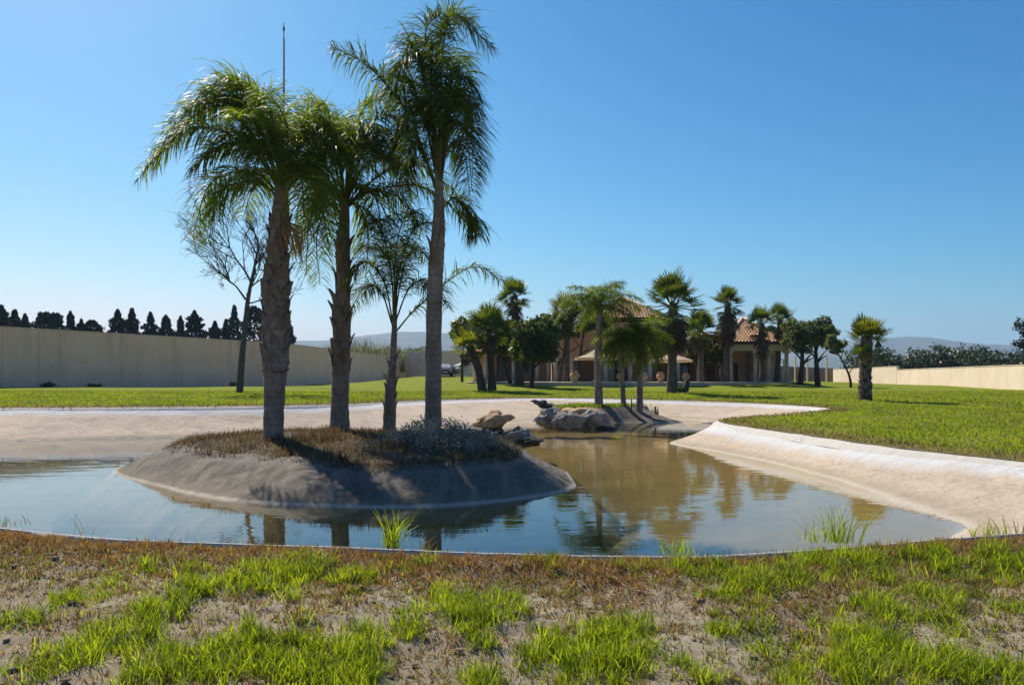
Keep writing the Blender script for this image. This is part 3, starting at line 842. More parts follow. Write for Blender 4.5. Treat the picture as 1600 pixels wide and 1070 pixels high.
def queen_palm(name, base, D, trunk_px, fronds, label, group, mat='frond', nl=120, llen=.62, boots=None, width=.026, rr=.022, droop=1.0, seed=0, spear=True):
    """trunk_px: (px, py, radius in px) up the trunk; fronds: pixel curve + depth offset of the tip"""
    root = empty(name, base)
    tag(root, label, 'palm tree', group)
    pts = [at(px, py, D) - base for px, py, r in trunk_px]
    rad = [r / F * D for *_, r in trunk_px]
    pts[0].z = min(pts[0].z, -.15)
    cp = bez_chain(pts, 40); rr_ = np.interp(np.linspace(0, 1, 41), np.linspace(0, 1, len(rad)), rad)
    rr_ = [r * (1 + .03 * math.sin(i * 2.3)) for i, r in enumerate(rr_)]
    inst('trunk', palm_trunk(cp, rr_, M['trunk']), root)
    if boots:
        z0 = (at(0, boots[0], D) - base).z; z1 = (at(0, boots[1], D) - base).z
        add_boots(root, cp, rr_, z0, z1, boots[2], boots[3] if len(boots) > 3 else 1.0)
    for i, (cv, off) in enumerate(fronds):
        m = len(cv)
        P = [at(px, py, D + off * (j / (m - 1)) ** 1.2) - base for j, (px, py) in enumerate(cv)]
        me, rm = frond_mesh(bez_chain(P, 26), M[mat], nl, llen, width, droop * random.uniform(.8, 1.2), .22, rr, seed * 100 + i)
        fo = inst('frond', me, root)
        inst('midrib', rm, fo)
    return root

GQ = 'tall feather palms on the large island'
b1 = Vector((at(427, 685, 13.9).x, 13.9, isl_z(at(427, 685, 13.9).x, 13.9)))
p1 = queen_palm('feather_palm', b1, 13.9, [(427, 688, 16.5), (428, 640, 15), (430, 585, 17.5), (430, 575, 20), (431, 500, 21), (432, 440, 20), (435, 390, 15), (438, 335, 14), (440, 290, 9)],
    [([(440,300),(425,190),(340,128),(212,285)],-.4), ([(440,300),(415,180),(350,138),(255,200)],.5), ([(438,300),(385,225),(300,200),(225,265)],-.9),
     ([(438,305),(395,270),(330,285),(300,372)],.3), ([(438,310),(400,285),(345,300),(325,380)],-.6), ([(440,295),(432,200),(395,140),(345,120)],.9),
     ([(441,295),(450,215),(440,175),(415,140)],-1.2), ([(442,300),(470,230),(505,210),(545,265)],-.6), ([(442,305),(475,270),(505,290),(515,370)],.5),
     ([(440,300),(410,230),(370,210),(330,245)],1.4), ([(440,300),(430,240),(410,235),(395,300)],-1.6), ([(441,305),(455,260),(470,270),(475,340)],-1.7),
     ([(441,300),(455,225),(475,205),(495,220)],1.6), ([(438,300),(400,190),(360,150),(295,170)],-.2), ([(438,300),(395,215),(335,165),(240,235)],.2),
     ([(440,300),(425,215),(395,180),(370,185)],-1.8), ([(441,300),(440,225),(430,190),(420,185)],2.0), ([(440,305),(425,270),(400,280),(380,340)],1.3), ([(441,300),(465,210),(490,180),(520,200)],.3), ([(441,300),(480,240),(530,235),(570,300)],.9), ([(440,300),(400,240),(350,225),(300,265)],-.5), ([(441,300),(470,260),(490,260),(500,330)],-1.3), ([(440,300),(405,200),(345,155),(265,215)],.9)],
    'stout feather palm nearest the left, its crown sweeping far out to the left', GQ, seed=1, boots=(572, 350, 64, .62), nl=108, llen=.78, width=.028)
b2x = at(530, 0, 15.5).x
b2 = Vector((b2x, 15.5, isl_z(b2x, 15.5)))
p2 = queen_palm('feather_palm', b2, 15.5, [(531, 672, 17), (531, 640, 14), (532, 590, 13.5), (534, 500, 13), (536, 430, 11), (537, 370, 9.5), (539, 310, 7)],
    [([(538,320),(515,230),(485,190),(440,215)],.4), ([(538,320),(530,225),(510,170),(475,155)],.2), ([(540,320),(560,230),(600,180),(655,220)],-.5), ([(540,320),(555,205),(580,155),(620,155)],.6),
     ([(540,322),(590,296),(670,296),(748,368)],-.4), ([(538,325),(510,300),(485,340),(478,430)],-.7), ([(538,325),(500,280),(470,310),(455,390)],.8), ([(540,325),(565,290),(590,320),(600,400)],-1.0),
     ([(540,320),(570,260),(610,250),(650,310)],1.0), ([(540,320),(545,230),(560,210),(575,280)],-1.7), ([(538,320),(525,240),(500,240),(480,320)],-1.6), ([(540,325),(560,320),(575,370),(570,450)],.6),
     ([(538,325),(515,320),(495,370),(500,445)],.9), ([(540,320),(545,240),(540,200),(530,185)],1.8), ([(540,320),(550,220),(590,200),(625,235)],-1.2), ([(540,325),(575,300),(625,310),(660,360)],.7),
     ([(538,320),(510,260),(480,250),(450,290)],-.4), ([(540,320),(570,235),(605,225),(640,280)],-.9), ([(540,320),(550,250),(575,230),(605,260)],-1.5), ([(540,320),(530,230),(520,200),(500,195)],-1.0), ([(540,322),(600,270),(660,260),(710,300)],.5), ([(538,325),(520,290),(505,320),(515,400)],-1.2)],
    'second palm from the left, dark drooping crown and peeling reddish trunk', GQ, seed=2, boots=(585, 380, 34, .8), nl=92, llen=.78, width=.028)
b4x = at(677, 0, 14.5).x
b4 = Vector((b4x, 14.5, isl_z(b4x, 14.5)))
p4 = queen_palm('feather_palm', b4, 14.5, [(676, 690, 13.5), (677, 620, 13), (678, 500, 12.5), (681, 420, 12), (685, 360, 10.5), (686, 320, 8), (686, 260, 5.5), (687, 215, 3.5)],
    [([(686,300),(688,150),(705,25),(770,75)],-.3), ([(686,300),(680,140),(692,40),(742,28)],.5), ([(686,300),(668,150),(640,70),(612,150)],.3), ([(686,300),(672,160),(650,90),(612,115)],-.6),
     ([(685,300),(640,185),(580,108),(517,72)],-.2), ([(687,300),(705,170),(735,170),(738,280)],.3), ([(687,300),(700,150),(725,120),(742,210)],-.5), ([(687,300),(690,180),(700,140),(715,200)],-1.4),
     ([(686,300),(680,190),(665,170),(645,250)],-1.2), ([(686,300),(675,180),(655,160),(625,240)],1.2), ([(687,305),(700,230),(725,240),(735,310)],.9), ([(687,330),(710,310),(735,335),(745,370)],.2),
     ([(686,300),(685,160),(675,80),(655,60)],1.0), ([(686,310),(660,240),(640,230),(625,300)],.4), ([(686,300),(695,150),(705,90),(722,110)],1.5), ([(687,300),(697,190),(712,160),(728,230)],1.2), ([(686,300),(670,200),(640,180),(610,240)],-.3), ([(687,300),(705,200),(728,210),(738,300)],-.8), ([(686,300),(676,130),(665,50),(690,20)],-.3), ([(686,300),(660,170),(630,120),(600,170)],.8)],
    'tallest slender palm on the right of the island, crown reaching the top of the picture', GQ, seed=4, boots=(420, 350, 5, .8), nl=112, llen=.76, width=.025, mat='frond_dark')
b3x = at(608, 0, 15.3).x
b3 = Vector((b3x, 15.3, isl_z(b3x, 15.3)))
p3 = queen_palm('feather_palm', b3, 15.3, [(608, 676, 10.5), (609, 640, 10), (611, 600, 8), (614, 560, 5.5), (616, 520, 4.5), (617, 480, 3.5)],
    [([(615,505),(612,430),(600,370),(575,330)],.3), ([(616,505),(625,420),(650,355),(695,350)],-.4), ([(616,505),(628,430),(645,390),(675,405)],.6), ([(614,505),(600,440),(570,410),(538,445)],-.5),
     ([(614,510),(595,455),(570,450),(545,488)],.7), ([(617,520),(655,478),(735,418),(788,440)],.5), ([(616,505),(618,400),(630,345),(650,330)],-1.0), ([(616,505),(610,420),(590,390),(560,390)],1.2),
     ([(616,508),(640,450),(670,440),(700,480)],-.8), ([(615,505),(620,430),(625,390),(640,380)],1.4), ([(616,505),(615,420),(600,350),(590,345)],-1.4)],
    'short slim palm between the two straight trunks, arching one frond to the right', GQ, seed=3, boots=(650, 560, 12, .6), nl=100, llen=.56, width=.022, rr=.016, mat='frond_dark')
# dry flower stalk hanging on the stout palm, ties on its trunk
mb = MB()
c0 = at(446, 345, 13.7) - b1; c1 = at(462, 388, 13.5) - b1
for i in range(46):
    a = random.uniform(0, 6.28); r = random.uniform(.02, .19)
    e = c1 + Vector((math.cos(a) * r, math.sin(a) * r * .7, random.uniform(-.28, .12)))
    mid = c0.lerp(e, .55) + Vector((math.cos(a) * r * .8, 0, .10))
    mb.tube([c0, mid, e], [.012, .010, .005], 4)
mb.build('flower_stalk', M['spathe'], p1, True)
mb = MB()
for t in range(20):
    a = t / 19 * 2 * math.pi
mb.tube([at(430, 578.5, 13.9) - b1, at(430, 575, 13.9) - b1], [.238, .238], 16)
mb.build('trunk_band', M['boot'], p1, True)

# generic feather palm with random crown
def rand_feather_palm(name, base, top, tr, nf, flen, label, group=None, mat='frond', nl=46, llen=.4, width=.035, seed=0, lo=-.2, hi=1.2, lean=None, upright=0.0):
    rg = random.Random(seed)
    root = empty(name, base); tag(root, label, 'palm tree', group)
    t = Vector(top) - Vector(base)
    pts = bez_chain([Vector((0, 0, -.15)), t * .5 + Vector((rg.uniform(-.05, .05), 0, 0)), t], 14)
    inst('trunk', palm_trunk(pts, [tr * (1.15 - .4 * i / 14) for i in range(15)], M['trunk'], 10), root)
    for i in range(nf):
        az = i * 2.39996 + rg.uniform(-.3, .3); el = lo + (hi - lo) * ((i + .5) / nf) + rg.uniform(-.12, .12)
        L = flen * rg.uniform(.8, 1.1); P = [t.copy()]; p = t.copy(); e = el
        for k in range(5):
            p = p + Vector((math.cos(az) * math.cos(e), math.sin(az) * math.cos(e), math.sin(e))) * L / 5
            P.append(p.copy()); e -= .34 * (1 - upright)
        me, rm = frond_mesh(bez_chain(P, 14), M[mat], nl, llen, width, 1.0, .15, tr * .12, seed * 50 + i)
        fo = inst('frond', me, root); inst('midrib', rm, fo)
    return root

# ------------------------------------------------------------------ fan palms
def fan_leaf_mesh(name, mat, nseg=22, rad=.72, pet=.75, spread=2.3, cup=.25, droop=.25, seed=0):
    rg = np.random.default_rng(seed); V = []; Fs = []; tint = []
    hub = np.array([pet, 0, 0.0])
    for i in range(nseg):
        a = (i / (nseg - 1) - .5) * 2 * spread
        L = rad * (1 - .28 * abs(i / (nseg - 1) - .5) * 2) * rg.uniform(.88, 1.1)
        d = np.array([math.cos(a), math.sin(a), cup * (1 if i % 2 else .75)]); d /= np.linalg.norm(d)
        s = np.array([-math.sin(a), math.cos(a), 0])
        w = rad * spread / nseg * .62
        z = np.array([0, 0, 1.0])
        pts = [(0.04, .12), (.45, .75), (.75, .6), (1.0, .0)]
        b = len(V)
        for (t, ww) in pts:
            c = hub + d * L * t - z * droop * L * max(0, t - .4) ** 1.6 * rg.uniform(.7, 1.8)
            V.append(c + s * w * ww); V.append(c - s * w * ww); tint += [min(1, max(0, rg.normal(.5, .25)))] * 2
        for k in range(3): Fs.append((b+2*k, b+2*k+1, b+2*k+3, b+2*k+2))
    b = len(V)       # petiole
    for x, r in ((0, .03), (pet * .5, .02), (pet * 1.05, .014)):
        for yy, zz in ((r, 0), (0, r), (-r, 0), (0, -r)): V.append(np.array([x, yy, zz])); tint.append(.7)
    for k in range(2):
        for c in range(4): Fs.append((b+4*k+c, b+4*k+(c+1) % 4, b+4*k+4+(c+1) % 4, b+4*k+4+c))
    return np_mesh(name, np.array(V), [np.array(Fs)], mat, False, tint)
FAN = {k: [fan_leaf_mesh('fan_leaf', M[k], seed=j) for j in range(3)] for k in ('fan', 'fan_yellow')}
FAN['long'] = [fan_leaf_mesh('fan_leaf', M['fan'], pet=1.05, rad=.7, seed=j + 9) for j in range(3)]
DEAD = [fan_leaf_mesh('dead_leaf', M['dead'], nseg=12, rad=.75, pet=.35, spread=1.1, cup=.5, droop=.5, seed=j + 20) for j in range(3)]
def fan_palm(name, base, top, tr, leaf_r, nleaf, label, group=None, kind='fan', skirt=None, boots=0, seed=0, lo=-.7, hi=1.35, bend=0.0, trunkmat='trunk_dark', tint_dead=0.0):
    """leaf_r: reach of the crown in metres; skirt: (length, radius, n)"""
    rg = random.Random(seed)
    root = empty(name, base); tag(root, label, 'palm tree', group)
    t = Vector(top) - Vector(base)
    pts = bez_chain([Vector((0, 0, -.2)), t * .5 + Vector((bend, 0, 0)), t], 16)
    rads = [tr * (1.2 - .35 * min(1, i / 5)) for i in range(17)]
    inst('trunk', palm_trunk(pts, rads, M[trunkmat], 12), root)
    if boots: add_boots(root, pts, rads, t.z * .1, t.z * .98, boots, .7)
    S = leaf_r / 1.45
    for i in range(nleaf):
        az = i * 2.39996 + rg.uniform(-.25, .25); el = lo + (hi - lo) * ((i + .5) / nleaf) ** .8 + rg.uniform(-.12, .12)
        Mx = Matrix.Translation(t - Vector((0, 0, rg.uniform(0, .25) * S))) @ Matrix.Rotation(az, 4, 'Z') @ Matrix.Rotation(-el, 4, 'Y') @ Matrix.Rotation(rg.uniform(-.5, .5), 4, 'X') @ Matrix.Scale(S * rg.uniform(.82, 1.12), 4)
        inst('fan_leaf', FAN[kind][i % 3], root, Mx)
    if skirt:
        sl, sr, ns = skirt
        for i in range(ns):
            h = (i + .5) / ns; az = i * 2.39996 + rg.uniform(-.3, .3)
            el = -1.28 + rg.uniform(-.15, .2) + .35 * (1 - h) * 0
            sc = sr / .42 * rg.uniform(.8, 1.15) * (.75 + .35 * math.sin(math.pi * min(1, .25 + h * .75)))
            Mx = Matrix.Translation(t - Vector((0, 0, .1 + h * max(.05, sl - .5 * sc)))) @ Matrix.Rotation(az, 4, 'Z') @ Matrix.Translation((tr * .6, 0, 0)) @ Matrix.Rotation(-el, 4, 'Y') @ Matrix.Rotation(rg.uniform(-.6, .6), 4, 'X') @ Matrix.Scale(sc, 4)
            inst('dead_leaf', DEAD[i % 3], root, Mx)
    return root

def U(D): return D / F      # metres per photo pixel at a depth
GP = 'palms on the lawn in front of the house'
# twin fan palm: two trunks from one foot
def P(px, py, D): return at(px, py, D)
bb = gpx(755, 45)
fan_palm('fan_palm', bb, P(733, 540, 45), .26, 1.35, 22, 'dark leaning trunk of the forked pair left of the house, bright fan leaves', GP, 'fan_yellow', (1.0, .3, 10), seed=11, bend=.12, trunkmat='bark', lo=-.4)
bb = gpx(769, 45.3)
fan_palm('fan_palm', bb, P(765, 515, 45.3), .25, 1.75, 30, 'upright dark trunk of the forked pair left of the house, broad fan crown', GP, 'fan', (1.2, .4, 14), seed=12, trunkmat='bark')
bb = gpx(812, 53)
fan_palm('fan_palm', bb, P(803, 462, 53), .3, 1.6, 26, 'tall fan palm rising above the trees left of the house, blackish skirt', GP, 'fan', (2.2, .42, 22), seed=13)
bb = gpx(885, 58)
fan_palm('fan_palm', bb, P(886, 490, 58), .25, 1.9, 26, 'pale fan palm top half hidden behind the dense dark trees', GP, 'fan_yellow', seed=14)
bb = gpx(1050, 42)
fan_palm('fan_palm', bb, P(1051, 476, 42), .27, 1.75, 34, 'fan palm with a big bulging dead skirt before the second parasol', GP, 'long', (2.3, .55, 44), seed=15)
bb = gpx(1096, 55)
fan_palm('fan_palm', bb, P(1094, 512, 55), .24, 1.75, 28, 'mid-height bushy fan palm just right of the skirted palm', GP, 'fan', (1.6, .45, 18), seed=16)
bb = gpx(1134, 56)
fan_palm('fan_palm', bb, P(1137, 474, 56), .26, 1.5, 24, 'tall slender fan palm with dark ragged skirt left of the tiled porch', GP, 'fan', (2.9, .5, 34), seed=17)
bb = gpx(1192, 55)
fan_palm('fan_palm', bb, P(1190, 505, 55), .22, 1.45, 24, 'fan palm with reddish skirt standing before the tiled porch', GP, 'fan', (2.4, .4, 26), seed=18)
bb = gpx(1214, 58)
fan_palm('fan_palm', bb, P(1219, 500, 58), .22, 1.5, 22, 'fan palm at the right end of the porch roof, yellow hanging leaves', GP, 'fan', (1.2, .4, 10), seed=19)
# stout palm on the right lawn with a side shoot
bb = gpos(552 / F * 32, 32)
sp = fan_palm('fan_palm', bb, P(1353, 530, 32), .25, 1.12, 32, 'stout lone fan palm with a shaggy rough trunk on the right lawn', None, 'fan_yellow', None, 46, seed=20, lo=.12, hi=1.4, trunkmat='bark')
off = P(1345, 560, 31.8) - bb
for i in range(16):
    az = i * 2.4; el = .1 + i / 16 * 1.3
    inst('side_shoot_leaf', FAN['fan'][i % 3], sp, Matrix.Translation(off) @ Matrix.Rotation(az, 4, 'Z') @ Matrix.Rotation(-el, 4, 'Y') @ Matrix.Scale(.5 * random.uniform(.85, 1.1), 4))
mb = MB(); mb.tube([P(1352, 575, 32) - bb, P(1347, 566, 31.9) - bb, off], [.06, .05, .04], 6); mb.build('side_shoot_stem', M['boot'], sp, True)
# palms on the small island
def isl2(px, D): x = (px - 800) / F * D; return Vector((x, D, isl2_z(x, D)))
bb = isl2(936, 30.4)
rand_feather_palm('feather_palm', bb, P(937, 482, 30.4), .15, 20, 1.9, 'slender feather palm on the small island, fronds arching left', 'young palms on the small island', seed=31, nl=80, llen=.55, width=.028, hi=1.3, lo=.1)
bb = isl2(975, 30.6)
rand_feather_palm('feather_palm', bb, P(972, 535, 30.6), .095, 20, 1.5, 'thin middle palm on the small island, brownish drooping crown', 'young palms on the small island', 'frond', 70, .5, .03, seed=32, lo=-.5, hi=1.3)
bb = isl2(999, 30.5)
rand_feather_palm('feather_palm', bb, P(1001, 530, 30.5), .12, 22, 1.6, 'rightmost palm on the small island, bright drooping crown', 'young palms on the small island', 'frond', 70, .5, .03, seed=33, lo=-.5, hi=1.3)

# ------------------------------------------------------------------ broadleaf trees, shrubs, conifers
def leaf_cloud(name, lobes, n, size, mat, seed=0, shell=.55, aspect=.55, upbias=0.0):
    """small leaf faces spread through uneven lobes; lobes: (cx,cy,cz,rx,ry,rz)"""
    rg = np.random.default_rng(seed)
    Lb = np.array(lobes, float); vol = Lb[:, 3] * Lb[:, 4] * Lb[:, 5]
    k = rg.choice(len(Lb), n, p=vol / vol.sum())
    d = rg.normal(size=(n, 3)); d /= np.linalg.norm(d, axis=1)[:, None]
    r = rg.uniform(0, 1, n) ** (1 / 3.0); r = np.where(rg.uniform(size=n) < shell, .72 + .36 * rg.uniform(size=n), r)
    # clumps: pull leaves towards random twig tips
    C = Lb[k, :3] + d * r[:, None] * Lb[k, 3:]
    nc = max(8, n // 26); tips = C[rg.integers(0, n, nc)]
    own = rg.integers(0, nc, n)
    pull = rg.uniform(.0, 1.0, n) < .55
    sp = Lb[:, 3:].mean() * .16
    C = np.where(pull[:, None], tips[own] + rg.normal(0, sp, (n, 3)), C)
    a = rg.normal(size=(n, 3)); a[:, 2] += upbias; a /= np.linalg.norm(a, axis=1)[:, None]
    b = np.cross(a, rg.normal(size=(n, 3))); b /= np.linalg.norm(b, axis=1)[:, None] + 1e-9
    s = size * rg.uniform(.6, 1.4, n)[:, None]
    V = np.concatenate([C - a * s, C + b * s * aspect, C + a * s, C - b * s * aspect])
    i = np.arange(n); Q = np.stack([i, i + n, i + 2*n, i + 3*n], 1)
    return np_mesh(name, V, [Q], mat, False, np.tile(rg.uniform(0, 1, n), 4))
def rlobes(c, rx, ry, rz, n, seed, frac=.5):
    rg = random.Random(seed); out = [(c[0], c[1], c[2], rx * .62, ry * .62, rz * .62)]
    for i in range(n):
        az = rg.uniform(0, 6.28); el = rg.uniform(-.8, 1.3); f = rg.uniform(.5, .78); s = frac * rg.uniform(.55, 1.05)
        out.append((c[0] + math.cos(az) * math.cos(el) * rx * f, c[1] + math.sin(az) * math.cos(el) * ry * f, c[2] + math.sin(el) * rz * f, rx * s * .8, ry * s * .8, rz * s * .8))
    return out
def tree(name, base, crown_c, rx, ry, rz, n, size, mat, label, cat='tree', group=None, tr=.14, seed=0, stems=1, nl=8, shell=.55, lean=None, partname='crown'):
    rg = random.Random(seed)
    root = empty(name, base); tag(root, label, cat, group)
    c = Vector(crown_c) - Vector(base)
    for s in range(stems):
        mb = MB(); f = Vector((rg.uniform(-.15, .15) * (stems > 1), 0, -.15))
        tp = c + Vector((rg.uniform(-.2, .2) * rx, rg.uniform(-.2, .2) * ry, -rz * .2))
        mid = f.lerp(tp, .5) + (Vector(lean) if lean else Vector((rg.uniform(-.1, .1), 0, 0)))
        pts = bez_chain([f, mid, tp], 10)
        mb.tube(pts, [tr * (1.2 - .75 * i / 10) for i in range(11)], 8)
        for k in range(6):
            st = pts[5 + k % 5]; az = k * 2.4; e = st + Vector((math.cos(az) * rx * .6, math.sin(az) * ry * .6, rz * rg.uniform(.2, .8)))
            mb.tube([st, st.lerp(e, .5) + Vector((0, 0, .1)), e], [tr * .4, tr * .25, .01], 5)
        mb.build('trunk', M['bark'], root, True)
    inst(partname, leaf_cloud(partname, rlobes(c, rx, ry, rz, nl, seed), n, size, M[mat], seed, shell), root)
    return root
def px_tree(name, px, D, cpx, cpy, rpx, rpy, n, size, mat, label, **kw):
    u = U(D)
    return tree(name, gpx(px, D), at(cpx, cpy, D), rpx * u, rpx * u * .9, rpy * u, n, size, mat, label, **kw)
GT = 'dense trees left of the house'
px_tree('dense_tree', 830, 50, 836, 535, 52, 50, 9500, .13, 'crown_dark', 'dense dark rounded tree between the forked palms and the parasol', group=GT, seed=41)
px_tree('dense_tree', 800, 54, 785, 528, 46, 36, 6000, .13, 'crown', 'dark leafy tree right behind the forked palm trunks', group=GT, seed=42)
px_tree('dense_tree', 872, 57, 884, 508, 46, 32, 3400, .13, 'crown', 'mid green tree in front of the terracotta house wall', group=GT, seed=43)
px_tree('dense_tree', 722, 60, 724, 525, 28, 22, 2200, .12, 'crown_bright', 'loose leafy bush-topped tree left of the forked palms', group=GT, seed=44, tr=.1)
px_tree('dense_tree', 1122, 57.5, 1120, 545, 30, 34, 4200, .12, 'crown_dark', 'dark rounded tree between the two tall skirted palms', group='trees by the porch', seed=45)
px_tree('dense_tree', 1098, 57.8, 1085, 552, 20, 22, 1800, .12, 'crown', 'low leafy tree under the bushy fan palm', group='trees by the porch', seed=46)
px_tree("dense_tree", 748, 58, 738, 520, 40, 30, 4200, .13, 'crown', 'leafy green tree showing between the forked palm crowns', group=GT, seed=49, tr=.12)
px_tree("dense_tree", 902, 58.5, 918, 500, 42, 28, 3800, .13, 'crown', 'soft green treetop left of the slender island palm crown', group=GT, seed=50, tr=.12)
GO = 'olive-like trees right of the porch'
px_tree('olive_tree', 1250, 56, 1252, 530, 36, 36, 6000, .10, 'olive', 'grey-green rounded tree nearest the porch', group=GO, seed=51, tr=.2)
px_tree('olive_tree', 1278, 56.5, 1280, 522, 31, 30, 5000, .10, 'olive', 'grey-green tree with straight trunk next to the porch tree, right of it', group=GO, seed=52, tr=.2)
px_tree('olive_tree', 1330, 52, 1302, 540, 20, 20, 1200, .09, 'olive', 'thin leaning tree with wispy crown before the cream wall', group=GO, seed=53, tr=.09, lean=(.35, 0, -.3), nl=5)
# leaning stump and small bush beside the skirted palm
bb = gpx(1068, 42.5)
st = empty('tree_stump', bb); tag(st, 'short dark leaning stump on the lawn beside the skirted palm', 'stump')
mb = MB(); mb.tube([Vector((0, 0, -.15)), Vector((.12, 0, .25)), Vector((.22, 0, .75))], [.2, .17, .12], 10, True, .08); mb.build('trunk', M['bark'], st, True)
inst('shoots', leaf_cloud('shoots', [(-.25, -.1, .15, .3, .25, .22)], 260, .07, M['crown'], 60), st)

# grey shrub on the island by the tallest palm, low shrubs by the wall
def shrub(name, base, lobes, n, size, mat, label, group=None, seed=0, cat='shrub'):
    root = empty(name, base); tag(root, label, cat, group)
    mb = MB()
    for k in range(9):
        l = lobes[k % len(lobes)]
        e = Vector(l[:3]) + Vector((random.uniform(-.6, .6) * l[3], random.uniform(-.6, .6) * l[4], l[5] * .6))
        mb.tube([Vector((l[0] * .3, l[1] * .3, -.1)), Vector((l[0] * .6, l[1] * .6, l[5] * .4)), e], [.02, .014, .005], 4)
    mb.build('stems', M['bark'], root, True)
    inst('foliage', leaf_cloud('foliage', lobes, n, size, M[mat], seed, .6), root)
    return root
sx = at(690, 0, 13.2).x
shrub('low_shrub', (sx, 13.2, isl_z(sx, 13.2) - .05), [(-.1, 0, .12, .66, .6, .32), (.45, -.05, .04, .5, .5, .24), (.8, .1, -.02, .35, .45, .17), (-.65, .1, .03, .5, .5, .2), (.1, -.6, 0, .6, .45, .18)],
      15000, .020, 'grey_leaf', 'low mounded grey shrub at the foot of the tallest palm', seed=61)
for i, (px, D, w, h, lb) in enumerate([(60, 56.2, .9, .28, 'dark low weeds at the wall foot near the left edge'), (130, 59.5, 1.0, .22, 'second patch of dark weeds along the wall foot'),
                                       (350, 72.5, .9, .4, 'small weeds at the wall foot left of the bare tree'), (600, 120, 4, .9, 'dark bushes at the wall foot behind the slim palm'), (640, 130, 4, 1.0, 'dark hedge at the far end of the long wall')]):
    b = gpx(px, D)
    shrub('weeds', b, [(0, 0, h * .4, w, .3, h), (w * .9, 0, h * .3, w * .7, .3, h * .8), (-w * .8, 0, h * .3, w * .6, .3, h * .7)], 700, .07, 'crown_dark', lb, 'weeds along the left wall', 62 + i)

# conifers behind the left wall
def conifer_mesh(kind, seed):
    rg = np.random.default_rng(seed); n = 3400
    t = rg.uniform(0, 1, n)
    if kind == 'cone': prof = np.clip(1 - t ** 1.5, 0, 1) ** .8 * np.clip(t / .08, .6, 1)
    elif kind == 'round': prof = np.sqrt(np.clip(1 - (t * 1.25 - .45) ** 2 / .66, 0.02, 1)) * .95
    else: prof = np.clip(1 - t ** 1.4, 0, 1) ** .85 * (.70 + .42 * ((t * 6) % 1 < .55))
    lump = 1 + .22 * np.sin(t * 23 + seed) + .16 * np.sin(t * 51 + seed * 2)
    a = rg.uniform(0, 2 * math.pi, n); lob = 1 + .18 * np.sin(a * 3 + t * 9 + seed) + .12 * np.sin(a * 5 - t * 14)
    r = prof * lump * lob * rg.uniform(.25, 1.0, n) ** .4
    C = np.stack([np.cos(a) * r, np.sin(a) * r, t + rg.normal(0, .012, n)], 1)
    d = np.stack([np.cos(a) * .5, np.sin(a) * .5, np.full(n, .35)], 1) + rg.normal(0, .35, (n, 3))
    d /= np.linalg.norm(d, axis=1)[:, None]
    b = np.cross(d, rg.normal(size=(n, 3))); b /= np.linalg.norm(b, axis=1)[:, None]
    return C, d, b, rg.uniform(0, 1, n)
def conifer(px, top_py, wpx, D, kind, label, group, seed, mat='cypress', base_z=0.8):
    x = (px - 800) / F * D; z1 = at(px, top_py, D).z; H = z1 - base_z; W = wpx * U(D) / 2
    C, d, b, t = conifer_mesh(kind, seed)
    lo = .18
    V = C * np.array([W, W, H * (1 - lo)]) + np.array([0, 0, H * lo])
    s = .16 + .07 * W
    Q = np.concatenate([V - d * s * .6, V + b * s * .45, V + d * s, V - b * s * .45]); n = len(V); i = np.arange(n)
    root = empty('conifer', (x, D, base_z)); tag(root, label, 'conifer', group)
    inst('crown', np_mesh('crown', Q, [np.stack([i, i+n, i+2*n, i+3*n], 1)], M[mat], False, np.tile(t, 4)), root)
    mb = MB(); mb.tube([(0, 0, -.3), (0, 0, H * .5), (0, 0, H * .97)], [.16, .12, .02], 6); mb.build('trunk', M['bark'], root, True)
GC = 'dark conifers behind the left wall'
conifers = [(2, 478, 28, 70, 'cone', 'broad dark conifer cut by the left edge of the picture'), (23, 485, 11, 72, 'round', 'narrow rounded conifer beside the one at the left edge'), (39, 492, 20, 73, 'cone', 'small bushy conifer third from the left edge'),
    (68, 489, 24, 75, 'round', 'round-topped conifer at the left of the joined pair'), (86, 490, 20, 74, 'round', 'round-topped conifer at the right of the joined pair'), (110, 488, 17, 76, 'cone', 'slim pointed conifer right of the joined pair'),
    (127, 500, 16, 77, 'cone', 'very low pointed conifer in the first gap'), (144, 501, 24, 78, 'round', 'low flat-topped conifer before the wide gap'), (184, 485, 24, 78, 'cone', 'pointed triangular conifer right of the wide gap'),
    (206, 483, 22, 80, 'cone', 'tall pointed conifer next to the triangular one'), (235, 489, 22, 80, 'tier', 'tiered conifer with a knobbly top'), (259, 494, 24, 82, 'cone', 'even cone-shaped conifer left of the thin one'),
    (282, 495, 14, 82, 'cone', 'thin conifer between two broad ones'), (304, 487, 34, 84, 'tier', 'broad spreading conifer with layered boughs'), (336, 503, 20, 84, 'cone', 'low conifer just left of the bare tree'),
    (353, 500, 16, 85, 'cone', 'low conifer touching the bare tree trunk'), (366, 478, 17, 85, 'cone', 'tall narrow conifer behind the bare tree'), (397, 480, 26, 87, 'round', 'dark conifer between the bare tree and the stout palm'),
    (452, 505, 16, 90, 'cone', 'last dark conifer, right behind the stout palm trunk')]
for i, (px, tp, w, D, kd, lb) in enumerate(conifers): conifer(px, tp, w * 1.6, D * 1.55, kd, lb, GC, 70 + i, base_z=2.6)
conifer(1372, 533, 20, 120, 'tier', 'dark conifer behind the cream wall right of the stout palm', None, 95)
